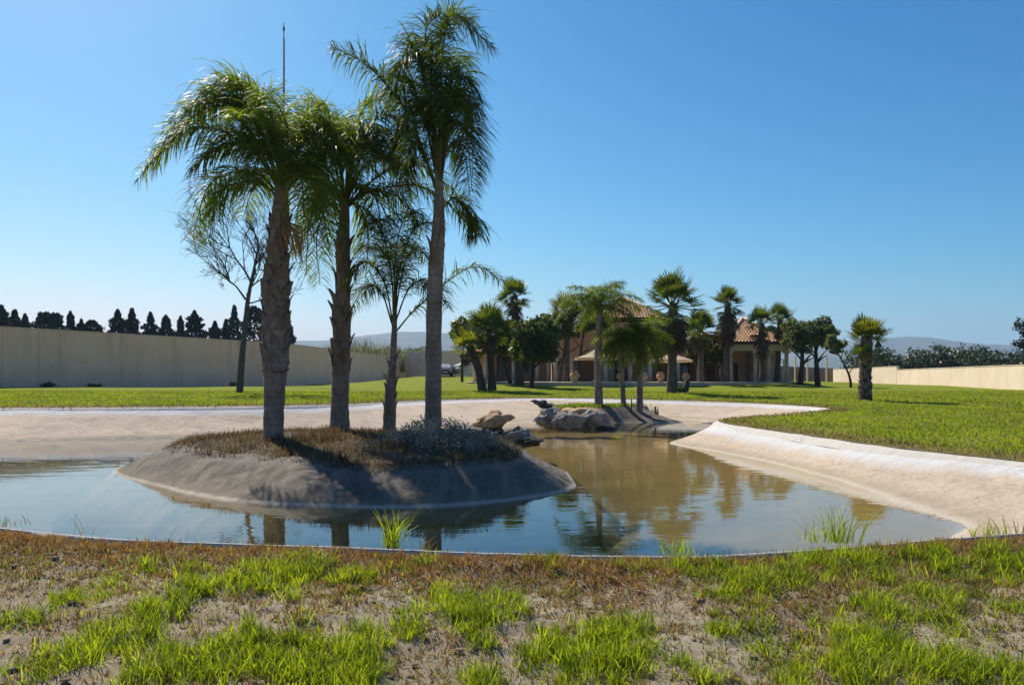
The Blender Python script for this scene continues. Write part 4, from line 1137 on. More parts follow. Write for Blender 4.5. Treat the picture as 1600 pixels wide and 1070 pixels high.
# tall pine cut by the right edge
b = Vector((at(1598, 0, 90).x, 90, .6))
pr = empty('pine_tree', b); tag(pr, 'tall thin dark pine cut by the right edge', 'pine tree')
mb = MB(); mb.tube([(0, 0, -.3), (.1, 0, 3.5), (.3, 0, 7.6)], [.14, .1, .04], 7); mb.build('trunk', M['bark'], pr, True)
inst('crown', leaf_cloud('crown', [(.6, 0, 5.0, 1.7, 1.2, .55), (.5, .2, 6.6, 1.3, 1.0, .6), (-.1, 0, 7.3, .8, .7, .45), (1.2, 0, 5.9, 1.2, 1, .5)], 2200, .13, M['cypress'], 96), pr)

# bare tree by the left wall
def bare_tree():
    b = gpx(374, 40)
    root = empty('bare_tree', b); tag(root, 'leafless grey tree on the lawn before the left wall', 'tree')
    rg = random.Random(5); tr = MB(); tw = MB()
    def L(px, py, dy=0): return at(px, py, 40 + dy) - b
    main = bez_chain([Vector((0, 0, -.15)), L(378, 560), L(384, 500), L(388, 465), L(396, 425), L(404, 385)], 22)
    tr.tube(main, [.18 - .135 * i / 22 for i in range(23)], 9, True, .05)
    def grow(p, d, ln, r, depth):
        pts = [p]; q = p.copy(); dd = d.copy()
        for k in range(4):
            dd = (dd + Vector((rg.gauss(0, .12), rg.gauss(0, .12), rg.gauss(.03, .08)))).normalized(); q = q + dd * ln / 4; pts.append(q.copy())
        (tr if depth == 0 else tw).tube(pts, [max(.0075, r * (1 - .17 * k)) for k in range(5)], 5 if depth < 2 else 3, False)
        if depth >= 5: return
        for k in range((5, 3, 3, 3, 2)[depth]):
            s = pts[rg.randint(1, 4)]
            ax = Vector((rg.gauss(0, 1), rg.gauss(0, 1), rg.gauss(0, .5))).normalized()
            nd = (dd + ax * rg.uniform(.5, .85)).normalized()
            grow(s, nd, ln * rg.uniform(.55, .78), r * .55, depth + 1)
    limbs = [(L(384, 468), L(358, 435)), (L(386, 462), L(405, 430)), (L(392, 440), L(365, 380)), (L(398, 415), L(425, 375)), (L(404, 385), L(402, 345)), (L(402, 400), L(380, 350)),
             (L(384, 475), L(420, 465)), (L(358, 435), L(345, 390)), (L(358, 435), L(330, 415)), (L(390, 450), L(430, 430))]
    for i, (a, c) in enumerate(limbs):
        d = (c - a) + Vector((0, rg.uniform(-.5, .5), 0)); ln = d.length
        grow(a, d.normalized(), ln * 1.2, .06 if i < 5 else .045, 0 if i < 4 else 1)
    tr.build('trunk', M['bare'], root, True); tw.build('twigs', M['bare'], root, True)
bare_tree()

# shrubs and reeds beyond the walls: one mass, too far to count
rgx = np.random.default_rng(81)
lob = []
for i in range(120):
    px = 1330 + 330 * rgx.uniform(); D = rgx.uniform(104, 118); top_ = 548 + 14 * rgx.uniform() + (6 if px < 1420 else 0)
    p = at(px, top_, D); r = rgx.uniform(.7, 1.7); lob.append((p.x, p.y, p.z - r * .8, r, r, r * rgx.uniform(.9, 1.6)))
    lob.append((p.x, p.y, p.z - r * 2.2, r * 1.6, r, r * 1.3))
tag(inst('shrub_belt', leaf_cloud('shrub_belt', lob, 44000, .20, M['belt'], 82)), 'dark scrub massed behind the cream wall', 'shrubs', kind='stuff')
def blades(name, base, h, w, lean, curl, mat, tint, seed=0, flat=0.0):
    """grass blades: base (n,3), height, width, lean angle, curl"""
    rg = np.random.default_rng(seed); n = len(base); az = rg.uniform(0, 2*math.pi, n); 
    d = np.stack([np.cos(az), np.sin(az), np.zeros(n)], 1); s = np.stack([-np.sin(az), np.cos(az), np.zeros(n)], 1)
    tw = rg.uniform(-1.2, 1.2, n)[:, None]; s = s * np.cos(tw) + d * np.sin(tw)
    up = np.array([0, 0, 1.0]); h = h[:, None]; w = w[:, None]; l = lean[:, None]; c = curl[:, None]
    def pt(t): 
        a = l + c * t
        return base + (up * np.cos(a * .8) + d * np.sin(a * .9)) * h * t
    P1, P2, P3 = pt(.4), pt(.75), pt(1.0)
    V = np.concatenate([base + s*w*.5, base - s*w*.5, P1 + s*w*.45, P1 - s*w*.45, P2 + s*w*.3, P2 - s*w*.3, P3])
    i = np.arange(n)
    Q = np.concatenate([np.stack([i, i+n, i+3*n, i+2*n], 1), np.stack([i+2*n, i+3*n, i+5*n, i+4*n], 1)])
    T3 = np.stack([i+4*n, i+5*n, i+6*n], 1)
    return np_mesh(name, V, [Q, T3], M[mat], False, np.tile(tint, 7))
n = 1500
px = rgx.uniform(500, 668, n); D = rgx.uniform(132, 150, n); base = np.stack([(px - 800) / F * D, D, np.full(n, 2.6)], 1)
hh = rgx.uniform(2.4, 6.2, n) * np.interp(px, [500, 560, 620, 668], [.8, 1.15, .9, .55])
tag(inst('reeds', blades('reeds', base, hh, rgx.uniform(.10, .22, n), rgx.uniform(0, .3, n), rgx.uniform(0, .6, n), 'reed', rgx.uniform(0, 1, n), 83)), 'pale reeds growing behind the left wall', 'reeds', kind='stuff')
lob = []
for i in range(26):
    p = at(rgx.uniform(560, 668), rgx.uniform(545, 560), rgx.uniform(152, 165)); r = rgx.uniform(1.4, 2.6); lob.append((p.x, p.y, p.z - r * .7, r * 1.3, r, r))
tag(inst('shrub_belt', leaf_cloud('shrub_belt', lob, 7000, .22, M['crown'], 84)), 'green bushes behind the reeds and the left wall', 'shrubs', kind='stuff')

# ------------------------------------------------------------------ house
def X(px, D=60.0): return (px - 800) / F * D
def Zp(py, D=60.0): return EYE + (HY - py) / F * D
def tile_slope(mb, A, B, C, Dv, pitch=.24):
    """rows of round clay tiles on the slope with eave A-B and ridge C-D (above A-B)"""
    A, B, C, Dv = map(Vector, (A, B, C, Dv))
    e = B - A; L = e.length; eu = e / L
    tc = (C - A).dot(eu) / L; td = (Dv - A).dot(eu) / L
    upv = (C - A) - eu * (C - A).dot(eu); nrm = eu.cross(upv).normalized()
    if nrm.z < 0: nrm = -nrm
    m = max(2, int(L / pitch))
    for i in range(m):
        t = (i + .5) / m; h = 1.0
        if tc > 1e-4: h = min(h, t / tc)
        if td < 1 - 1e-4: h = min(h, (1 - t) / (1 - td))
        if h < .05: continue
        p = A + e * t; rows = max(1, int(upv.length * h / .42)); w = L / m / 2
        for r in range(rows):
            s0, s1 = r / rows * h, (r + 1.08) / rows * h
            vs = []
            for s, ww, lift in ((s0, w * .98, .03), (min(s1, h), w * .8, .0)):
                for k in range(5):
                    a = math.pi * k / 4
                    vs.append(p + upv * s + eu * (math.cos(a) * ww) + nrm * (math.sin(a) * ww * .75 + lift))
            mb.add(vs, [(k, k+1, k+6, k+5) for k in range(4)])
def hip_roof(root, x0, x1, y0, y1, ze, zr, ov=.45, name='roof'):
    """hipped tiled roof with ridge tiles, soffit and fascia"""
    x0, x1, y0, y1 = x0 - ov, x1 + ov, y0 - ov, y1 + ov
    hw = (y1 - y0) / 2; ym = (y0 + y1) / 2; w = x1 - x0; inset = min(hw, w / 2 - .05)
    r0, r1 = (x0 + inset, ym, zr), (x1 - inset, ym, zr)
    a, b, c, d = (x0, y0, ze), (x1, y0, ze), (x1, y1, ze), (x0, y1, ze)
    base = MB()
    base.add([a, b, c, d, r0, r1], [(0, 1, 5, 4), (1, 2, 5), (2, 3, 4, 5), (3, 0, 4)])
    base.box(x0, x1, y0, y1, ze - .14, ze - .02)
    ro = base.build(name, M['wood'], root)
    for (p, q, r, s) in ((a, b, r0, r1), (b, c, r1, r1), (c, d, r1, r0), (d, a, r0, r0)):
        mb = MB(); tile_slope(mb, p, q, r, s); mb.build('tile_slope', M['tile'], ro, True)
    rt = MB()
    for p, q in ((a, r0), (d, r0), (b, r1), (c, r1), (r0, r1)):
        p, q = Vector(p), Vector(q)
        if (q - p).length > .2: rt.tube([p + Vector((0, 0, .09)), q + Vector((0, 0, .09))], [.13, .13], 8)
    rt.build('ridge_tiles', M['ridge_tile'], ro, True)
def column(root, x, y, z0, z1, r=.17):
    mb = MB(); mb.tube([(x, y, z0), (x, y, z1)], [r, r * .9], 14)
    c = mb.build('column', M['stone_col'], root, True)
    cb = MB(); cb.box(x - r*1.35, x + r*1.35, y - r*1.35, y + r*1.35, z1 - .18, z1 - .003); cb.box(x - r*1.4, x + r*1.4, y - r*1.4, y + r*1.4, z0, z0 + .2); cb.build('capital', M['stone_col'], c)
def window(root, x0, x1, y, z0, z1, door=False):
    """frame, recessed panes and a glazing bar, on the wall face at y"""
    f = MB(); t = .09
    f.box(x0, x0+t, y - .05, y + .1, z0, z1); f.box(x1-t, x1, y - .05, y + .1, z0, z1); f.box(x0+t, x1-t, y - .05, y + .1, z1-t, z1)
    f.box((x0+x1)/2 - .04, (x0+x1)/2 + .04, y - .047, y + .1, z0, z1 - t)
    w = f.build('door' if door else 'window', M['wood'], root)
    for a, b_ in ((x0+t, (x0+x1)/2 - .04), ((x0+x1)/2 + .04, x1-t)):
        g = MB(); g.box(a, b_, y - .01, y + .02, z0 + .02, z1 - t); g.build('pane', M['glass'], w)

hz0 = 1.22
house = empty('house', (0, 0, 0)); tag(house, 'terracotta villa with columned verandah and domed tiled hip roof', 'house')
# front wall face of the main block is set back behind a verandah 4 m deep
mb = MB(); mb.box(X(872), X(1128), 64, 74, hz0 - .3, Zp(514)); mb.build('wall', M['terracotta'], house)
# verandah: beam wall over columns, roof slab
mb = MB(); mb.box(X(866), X(1128), 60.0, 60.35, Zp(560), Zp(522)); mb.box(X(866), X(866)+.35, 60.36, 63.99, Zp(560), Zp(522)); mb.box(X(866)+.36, X(1128), 60.36, 63.99, Zp(524), Zp(522.5)); mb.build('verandah_beam', M['terracotta'], house)
for px in (868, 893, 946, 985, 1016, 1060, 1092, 1124): column(house, X(px), 60.18, hz0, Zp(560) - .003, .19)
for px0, px1 in ((880, 912), (955, 990), (1010, 1045), (1065, 1095)): window(house, X(px0), X(px1), 63.96, hz0, hz0 + 2.3, True)
# raised hall with hip roof
mb = MB(); mb.box(X(938), X(1052), 64.4, 71.5, Zp(514) + .01, Zp(497)); mb.build('upper_wall', M['terracotta'], house)
hip_roof(house, X(938), X(1052), 64.4, 71.5, Zp(497, 64), Zp(466, 68))
for px in (960, 995, 1030): window(house, X(px - 6), X(px + 6), 64.37, Zp(512), Zp(500))
# low left wing
wing = empty('house_wing', (0, 0, 0)); tag(wing, 'low brown house wing with pale posts, left of the villa behind trees', 'house')
mb = MB(); mb.box(X(738), X(864), 63, 70, hz0 - .3, Zp(550)); mb.build('wall', M['terracotta'], wing)
hip_roof(wing, X(738), X(864), 61.2, 70, Zp(550), Zp(520))
for px in (740, 757, 803, 840, 858): column(wing, X(px), 61.4, hz0, Zp(552), .16)
window(wing, X(775), X(797), 62.96, hz0, hz0 + 2.1, True); window(wing, X(812), X(835), 62.96, hz0 + .8, hz0 + 2.1)
# porch pavilion on the right
pav = empty('porch', (0, 0, 0)); tag(pav, 'tiled porch with pale columns and glazed door at the right end of the villa', 'porch')
D2 = 58.0
def X2(px): return X(px, D2)
mb = MB(); mb.box(X2(1138), X2(1232), 60.6, 66, hz0 - .3, Zp(538, D2)); mb.build('wall', M['terracotta'], pav)
mb = MB(); mb.box(X2(1138), X2(1232), 57.8, 58.25, Zp(548, D2), Zp(536, D2)); mb.box(X2(1138), X2(1138)+.4, 58.26, 60.59, Zp(548, D2), Zp(536, D2)); mb.box(X2(1232)-.4, X2(1232), 58.26, 60.59, Zp(548, D2), Zp(536, D2)); mb.build('beam', M['stone_col'], pav)
hip_roof(pav, X2(1138), X2(1232), 57.9, 66, Zp(535, D2), Zp(499, 62), .35)
for px in (1141, 1180, 1202, 1229): column(pav, X2(px), 58.02, hz0, Zp(548, D2) - .003, .16)
mb = MB(); mb.box(X2(1184), X2(1199), 60.2, 60.59, hz0 - .2, Zp(549, D2)); mb.build('brick_pier', M['brick_wall'], pav)
window(pav, X2(1144), X2(1168), 60.56, hz0, Zp(566, D2), True)
def rebase(root, loc):                # put the thing's origin at its own foot
    root.location = loc
    for ch in root.children: ch.location = ch.location - Vector(loc)
rebase(house, (X(1000), 64, hz0)); rebase(wing, (X(800), 64, hz0)); rebase(pav, (X2(1185), 60, hz0))
# patio in front
pt = [(X(730, 56), 55.6), (X(860, 53), 52.4), (X(1000, 52), 51.6), (X(1130, 52), 52.4), (X(1240, 56), 56.2), (X(1245, 62), 64.3), (X(728, 64), 64.3)]
zp = [float(lawn_z([p])[0]) for p in pt]
mb = MB(); zt = 1.36
mb.add([(p[0], p[1], zt) for p in pt] + [(p[0], p[1], zt - .5) for p in pt], [tuple(range(7))] + [(i, (i+1) % 7, (i+1) % 7 + 7, i + 7)[::-1] for i in range(7)])
tag(mb.build('patio', M['patio']), 'pale paved terrace along the front of the villa', kind='structure')

# parasols
def parasol(px, py, wpx, D, label):
    b = Vector((X(px, D), D, 1.36)); root = empty('parasol', b); tag(root, label, 'parasol', 'parasols on the terrace')
    zt = at(px, py, D).z - 1.36; r = wpx * U(D) / 2; zc = zt - .62
    mb = MB(); mb.tube([(0, 0, .1), (0, 0, zt - .05)], [.04, .035], 8); mb.build('pole', M['pole'], root, True)
    mb = MB(); mb.tube([(0, 0, 0), (0, 0, .12)], [.32, .28], 14); mb.build('base', M['stone_col'], root, True)
    mb = MB(); vs = [(0, 0, zt)]; k = 8
    for rr, zz in ((.5, .36), (1.0, .04)):
        for i in range(k): vs.append((r * rr * math.cos(i * math.pi / 4 + .39), r * rr * math.sin(i * math.pi / 4 + .39), zc + (zt - zc) * zz))
    for i in range(k): vs.append((r * 1.0 * math.cos(i * math.pi / 4 + .39), r * 1.0 * math.sin(i * math.pi / 4 + .39), zc - .12))
    fs = [(0, 1 + i, 1 + (i+1) % k) for i in range(k)]
    for a in (1, 9): fs += [(a + i, a + k + i, a + k + (i+1) % k, a + (i+1) % k) for i in range(k)]
    mb.add(vs, fs); mb.build('canopy', M['canvas'], root)
    for i in range(k):
        mb = MB(); a = i * math.pi / 4 + .39; e = Vector((r * .97 * math.cos(a), r * .97 * math.sin(a), zc + (zt - zc) * .02)); m_ = Vector((r * .5 * math.cos(a), r * .5 * math.sin(a), zc + (zt - zc) * .33))
        mb.tube([Vector((0, 0, zt - .04)), m_, e], [.012] * 3, 4); mb.build('rib', M['wood'], root)
parasol(931, 545, 68, 53, 'cream parasol behind the slender island palm')
parasol(1051, 548.5, 62, 53, 'cream parasol behind the skirted palm')
# stone urns along the terrace edge
def urn_mesh():
    mb = MB(); pr_ = [(0, .24), (.08, .26), (.14, .17), (.3, .30), (.5, .36), (.62, .30), (.66, .20), (.76, .24), (.82, .27)]
    mb.tube([(0, 0, z) for z, r in pr_], [r for z, r in pr_], 16); return mb.mesh('stone_urn', M['rock_tan'], True)
UM = urn_mesh()
for i, (px, sc, lb) in enumerate([(898, 1.15, 'largest tan stone urn, left of the first parasol'), (969, .9, 'dull stone urn between the first parasol and the island palms'), (1006, .95, 'pale stone urn between the two parasols'),
                                  (1032, 1.0, 'tan stone urn under the left rim of the second parasol'), (1072, .9, 'greyish stone urn right of the skirted palm trunk')]):
    o = inst('stone_urn', UM, None, Matrix.Translation((X(px, 52.9), 52.9, 1.361)) @ Matrix.Scale(sc * .82, 4)); tag(o, lb, 'urn', 'stone urns along the terrace')
# lattice gate, garden wall and railing posts right of the porch
gt = empty('lattice_gate', (X(1206, 62), 60.5, hz0)); tag(gt, 'pale lattice gate beside the right end of the porch', 'gate')
fr = MB(); fr.box(-.45, -.38, 0, .07, 0, 1.85); fr.box(.38, .45, 0, .07, 0, 1.85); fr.box(-.38, .38, 0, .07, 1.78, 1.85); fr.build('gate_frame', M['lattice'], gt)
for i in range(6):
    s = MB(); s.box(-.38, .38, .015, .05, .12 + i * .29, .17 + i * .29); s.build('slat', M['lattice'], gt)
wall_run('garden_wall', [(X(1200, 78), 76), (X(1300, 92), 92)], [Zp(573, 77), Zp(576, 92)], [.9, .9], .25, M['brick_wall'], 'low brown garden wall between the porch and the cream wall', cap=.05)
for i, px in enumerate((1212, 1227, 1243, 1262, 1292)):
    o = MB(); x = X(px, 74); g = gpos(x, 74).z - .2; o.box(x - .06, x + .06, 74, 74.12, g, Zp(558, 74)); o.box(x - .08, x + .08, 73.98, 74.14, Zp(558, 74) + .001, Zp(558, 74) + .05)
    tag(o.build('fence_post', M['stone_col']), ['leftmost', 'second', 'third', 'fourth', 'rightmost'][i] + ' thin pale post before the low brown garden wall', 'post', 'posts beyond the olive trees')

# mast behind the stout palm
mp = at(443.5, 0, 60); mz = gpos(mp.x, 60).z
mo = empty('antenna_mast', (mp.x, 60, mz)); tag(mo, 'tall thin dark antenna mast rising above the stout palm crown', 'mast')
mt = at(443.5, 36, 60).z - mz
mb = MB(); mb.tube([(0, 0, -.3), (0, 0, mt * .5), (0, 0, mt - 1.2)], [.10, .085, .07], 8); mb.build('pole', M['metal'], mo, True)
mb = MB(); mb.tube([(0, 0, mt - 1.25), (0, 0, mt)], [.05, .03], 6); mb.build('whip', M['metal'], mo, True)
mb = MB(); mb.tube([(0, 0, mt - .6), (0, 0, mt - .35)], [.09, .09], 8); mb.build('collar', M['metal'], mo, True)

# ------------------------------------------------------------------ rocks
def rock_mesh(seed, mat, sx, sy, sz, rough=.5, sub=4):
    bm = bmesh.new(); bmesh.ops.create_icosphere(bm, subdivisions=sub, radius=1)
    for v in bm.verts:
        p = v.co.copy(); f = noise.fractal(p * 1.1 + Vector((seed * 7.3, 0, 0)), .9, 2.1, 5)
        c = noise.cell(p * 2.2 + Vector((seed * 3.1, 1, 2)))
        k = 1 + rough * f + .10 * (c - .5)
        v.co = Vector((p.x * sx, p.y * sy, p.z * sz)) * k
    me = bpy.data.meshes.new('rock'); bm.to_mesh(me); bm.free()
    me.polygons.foreach_set('use_smooth', [True] * len(me.polygons)); me.materials.append(mat); return me
def rock(loc, seed, mat, s, label, group=None, rough=.5, rot=0, tilt=0, sub=4):
    o = inst('rock', rock_mesh(seed, M[mat], *s, rough, sub), None, Matrix.Translation(loc) @ Matrix.Rotation(rot, 4, 'Z') @ Matrix.Rotation(tilt, 4, 'Y'))
    return tag(o, label, 'rock', group)
RG = 'rocks standing in the pond'
def wp(px, py): x, y = wl(px, py); return x, y
x, y = wp(770, 690); rock(at(770, 656, 19.2), 1, 'rock_tan', (.46, .36, .20), 'tan top-shaped rock perched on darker stones right of the island', None, .35, .2, -.22)
rock(at(768, 682, 19.3) , 2, 'rock_dark', (.34, .34, .32), 'dark stone holding up the tan rock', RG, .4)
rock(at(808, 683, 19.0), 3, 'rock', (.40, .36, .26), 'grey boulder at the water right of the perched tan rock', RG, .4, .5)
rock(at(828, 690, 18.8), 4, 'rock_dark', (.34, .26, .11), 'flat dark rock low on the water beside the grey boulder', RG, .4)
rock(at(735, 688, 18.9), 8, 'rock', (.5, .4, .24), 'low grey stones left of the perched tan rock', RG, .4)
for i, (dx, dz) in enumerate(((762, 672), (769, 676), (775, 675))):
    rock(at(dx, dz, 18.85), 20 + i, 'white_stone', (.045, .04, .035), ['leftmost', 'middle', 'rightmost'][i] + ' small white stone under the perched tan rock', 'small white stones', .3, sub=2)
rock(at(858, 655, 26.4), 5, 'rock', (.42, .4, .36), 'rugged dark grey rock at the left of the far trio', RG, .6)
rock(at(887, 658, 26.0), 6, 'rock', (.52, .42, .32), 'smooth grey rock in the middle of the far trio', RG, .35)
rock(at(926, 657, 26.2), 7, 'rock', (.50, .42, .34), 'pitted pale rock at the right of the far trio', RG, .6)
rock(at(948, 669, 25.9), 9, 'rock_dark', (.34, .25, .07), 'flat black rock just above water right of the far trio', RG, .4)
rock(at(862, 637, 31.2), 10, 'rock_dark', (.75, .4, .16), 'long dark sloping stone on the far bank behind the rock trio', None, .45, 0, .3)
rock(at(848, 629, 31.0), 11, 'rock_dark', (.14, .14, .13), 'small black knob atop the sloping stone on the far bank', None, .4, sub=3)
rock(at(910, 648, 29.2), 12, 'rock_tan', (.75, .5, .30), 'pinkish hump of rock behind the far trio', None, .35)
rock(at(720, 575, 92), 13, 'white_stone', (1.3, .9, .55), 'white rubble heap right of the parked car', None, .6, 0, -.3)
o = MB(); bb = isl2(986, 30.2); o.tube([bb + Vector((0, 0, -.1)), bb + Vector((.02, 0, .5))], [.025, .02], 6)
tag(o.build('stake', M['wood']), 'short dark stake between the two thin island palms', 'stake')

# ------------------------------------------------------------------ parked car beyond the lawn
def car():
    c = gpx(694, 92); root = empty('parked_car', c, R(8)); tag(root, 'dark car with bright windscreen parked at the far lawn edge', 'car')
    prof = [(-.9, .35), (-.92, .75), (-.86, .95), (.86, .95), (.92, .75), (.9, .35)]
    def loft(mb, secs):
        vs = []; n_ = len(secs[0])
        for s in secs: vs += s
        fs = [(i*n_+k, i*n_+(k+1) % n_, (i+1)*n_+(k+1) % n_, (i+1)*n_+k) for i in range(len(secs)-1) for k in range(n_)]
        fs += [tuple(range(n_))[::-1], tuple((len(secs)-1)*n_ + k for k in range(n_))]
        mb.add(vs, fs)
    def sec(y, w, z0, z1, b=.1): return [(-w + b, y, z0), (-w, y, z0 + b), (-w, y, z1 - b), (-w + b, y, z1), (w - b, y, z1), (w, y, z1 - b), (w, y, z0 + b), (w - b, y, z0)]
    mb = MB(); loft(mb, [sec(-2.1, .78, .38, .78), sec(-1.95, .86, .28, .86), (sec(-1.0, .89, .25, .98)), sec(0.5, .9, .25, 1.0), sec(1.8, .88, .28, 1.0), sec(2.1, .8, .4, .9)]); body = mb.build('body', M['carpaint'], root)
    mb = MB(); loft(mb, [sec(-.95, .80, .97, 1.0, .01), sec(-.3, .70, .98, 1.46, .06), sec(.9, .70, .98, 1.5, .06), sec(1.85, .78, .97, 1.0, .01)]); mb.build('cabin', M['carpaint'], root)
    mb = MB(); mb.add([(-.72, -.93, 1.03), (.72, -.93, 1.03), (.62, -.36, 1.43), (-.62, -.36, 1.43)], [(0, 1, 2, 3)]); 
    mb.add([(-.72, -.90, 1.0), (.72, -.90, 1.0), (.62, -.33, 1.40), (-.62, -.33, 1.40)], [(3, 2, 1, 0)]); mb.build('windscreen', M['lamp_glass'], root)
    for s in (-1, 1):
        mb = MB(); mb.box(min(s*.5, s*.76), max(s*.5, s*.76), -2.13, -2.02, .62, .76); mb.build('headlight', M['lamp_glass'], root)
        mb = MB(); mb.box(min(s*.9, s*1.05), max(s*.9, s*1.05), -.75, -.6, 1.0, 1.14); mb.build('mirror', M['carpaint'], root)
        for y_ in (-1.35, 1.35):
            mb = MB(); mb.tube([(s*.70, y_, .32), (s*.91, y_, .32)], [.32, .32], 18); w = mb.build('wheel', M['tyre'], root)
            mb = MB(); mb.tube([(s*.86, y_, .32), (s*.92, y_, .32)], [.19, .19], 14); mb.build('rim', M['metal'], w)
    mb = MB(); mb.box(-.25, .25, -2.12, -2.06, .45, .56); mb.build('number_plate', M['lamp_glass'], root)
car()

# ------------------------------------------------------------------ ground vegetation
rg = np.random.default_rng(101)
def surf_z(P):
    """height of the built ground at plan points (outside the pond)"""
    d, i = seg_dist(P, RIM); z = lawn_z(P); t = np.clip(d / .6, 0, 1)
    z = RIM[i, 2] * (1 - t) + z * t + .003 + .027 * np.clip(d / .5, 0, 1) - np.where(P[:, 1] < 9, .05 * np.clip(1 - d / .35, 0, 1), 0)
    f = (P[:, 1] < 9) & (np.abs(P[:, 0]) < 8)
    q = P[f]
    if len(q): z[f] += (wob(q, 1.3, .04, 3.1) + wob(q, 4.5, .024, 9.7) + wob(q, 11, .024, 5.7)) * np.clip(d[f] / .25, 0, 1)
    return z, d
# lawn blades
def scatter(n, fn):
    P = fn(n); return P[~inside(P, RIM)]
def polar(n, d0, d1, pw=1.0):
    D = d0 + (d1 - d0) * rg.uniform(0, 1, n) ** pw
    return np.stack([rg.uniform(-.70, .70, n) * D, D], 1)
P_ = scatter(230000, lambda n: polar(n, 9.0, 46, 1.0))
P_ = P_[(P_[:, 1] > 9) & ~((P_[:, 0] < -10) & (P_[:, 1] < 20))]
z_, d_ = surf_z(P_)
patch = wob(P_ * 1.0, .35, 1.0, 8.0) 
keep = rg.uniform(size=len(P_)) < np.clip(.7 + d_ * .6, 0, 1)
P_, z_, d_, patch = P_[keep], z_[keep], d_[keep], patch[keep]
n = len(P_)
h = rg.uniform(.03, .085, n) * (1 + .35 * patch); w = (.008 + .0006 * P_[:, 1]) * rg.uniform(.8, 1.6, n)
dryf = (rg.uniform(size=n) < np.clip(np.maximum(1.0 - d_ * .75, .05 + .5 * wob(P_, .6, 1.0, 66)), .03, .8))
tl = np.clip(.5 + .45 * patch + .4 * wob(P_, 1.3, 1.0, 77) + rg.normal(0, .22, n), 0, 1)
for mk, sel, nm, lb in (('lawn_blade', ~dryf, 'lawn_grass', 'short green lawn grass beyond the pond'), ('straw', dryf, 'dry_edge_grass', 'dry straw grass along the pond rim')):
    b_ = np.column_stack([P_[sel], z_[sel] - .01])
    tag(inst(nm, blades(nm, b_, h[sel] * (1.2 if mk == 'straw' else 1), w[sel], rg.uniform(0, .7, sel.sum()), rg.uniform(0, .8, sel.sum()), mk, tl[sel], 111)), lb, 'grass', kind='stuff')

# foreground: green clumps placed where the photograph has them, rust-brown growth along the lip, thin scrub between
def fg(px, py, z=.25): x, y, _ = gz(px, py, z); return x, y
clumps = [(430, 925, 75, 30, 1), (330, 930, 60, 24, .8), (480, 915, 50, 22, 1), (255, 965, 45, 28, .9), (110, 950, 45, 24, .6), (160, 1020, 60, 32, 1), (60, 1050, 50, 22, .5), (300, 1040, 80, 40, 1), (400, 1030, 90, 40, 1), (500, 1045, 80, 36, 1), (560, 1020, 50, 30, .9),
          (555, 925, 34, 24, .9), (740, 975, 55, 40, 1), (700, 950, 50, 28, .8), (640, 990, 30, 24, .7), (790, 960, 40, 26, .7), (860, 1020, 55, 36, .9), (930, 1025, 75, 48, 1.2), (970, 1010, 55, 44, 1.1), (750, 1062, 45, 22, .8), (560, 1065, 50, 20, .9),
          (1090, 915, 55, 20, .8), (1170, 935, 60, 26, .9), (1230, 925, 60, 24, .8), (1140, 960, 40, 24, .6), (1290, 900, 70, 26, .9), (1350, 905, 55, 24, .8), (1450, 900, 70, 28, .9), (1540, 905, 70, 26, 1), (1590, 900, 50, 26, 1), (1440, 945, 45, 30, .8), (1370, 965, 45, 40, 1), (1340, 1010, 55, 40, 1), (1380, 1030, 50, 34, .9),
          (1320, 1050, 55, 28, 1), (1500, 1060, 70, 26, 1), (1580, 970, 40, 24, .6), (1570, 1060, 50, 22, .9), (1180, 1000, 40, 20, .4), (1230, 1055, 50, 20, .5), (1080, 1045, 40, 20, .4), (1120, 990, 35, 20, .4), (20, 985, 40, 24, .5), (200, 920, 40, 20, .5), (650, 900, 50, 16, .4), (850, 905, 50, 14, .4), (990, 905, 45, 14, .35), (1480, 985, 40, 24, .5)]
BP = []; BH = []; BT = []
for (px, py, wx, hy, st_) in clumps:
    x, y = fg(px, py); u = math.hypot(x, y) / F
    ntuft = max(9, int(34 * st_ * wx / 60))
    for _ in range(ntuft):
        tx, ty = x + rg.normal(0, wx * u * .46), y + rg.normal(0, .10 + hy * u * .45)
        m = int(rg.uniform(18, 60)); sp = rg.uniform(.02, .05); hmul = rg.uniform(.6, 1.15) * (.6 + .4 * st_); tb = rg.uniform(.05, .85)
        BP.append(np.stack([tx + rg.normal(0, sp, m), ty + rg.normal(0, sp, m)], 1)); BH.append(rg.uniform(.045, .145, m) * hmul); BT.append(np.clip(rg.normal(tb, .18, m), 0, 1))
BP = np.concatenate(BP); BH = np.concatenate(BH); BT = np.concatenate(BT)
z_, d_ = surf_z(BP); ok_ = ~inside(BP, RIM) & (d_ > .1); BP, BH, BT, z_ = BP[ok_], BH[ok_], BT[ok_], z_[ok_]
n = len(BP)
tag(inst('foreground_grass', blades('foreground_grass', np.column_stack([BP, z_ - .01]), BH, rg.uniform(.003, .008, n), rg.uniform(0, .5, n), rg.uniform(.0, .9, n), 'grass', BT, 121)), 'bright green grass tufts scattered over the near bank', 'grass', kind='stuff')
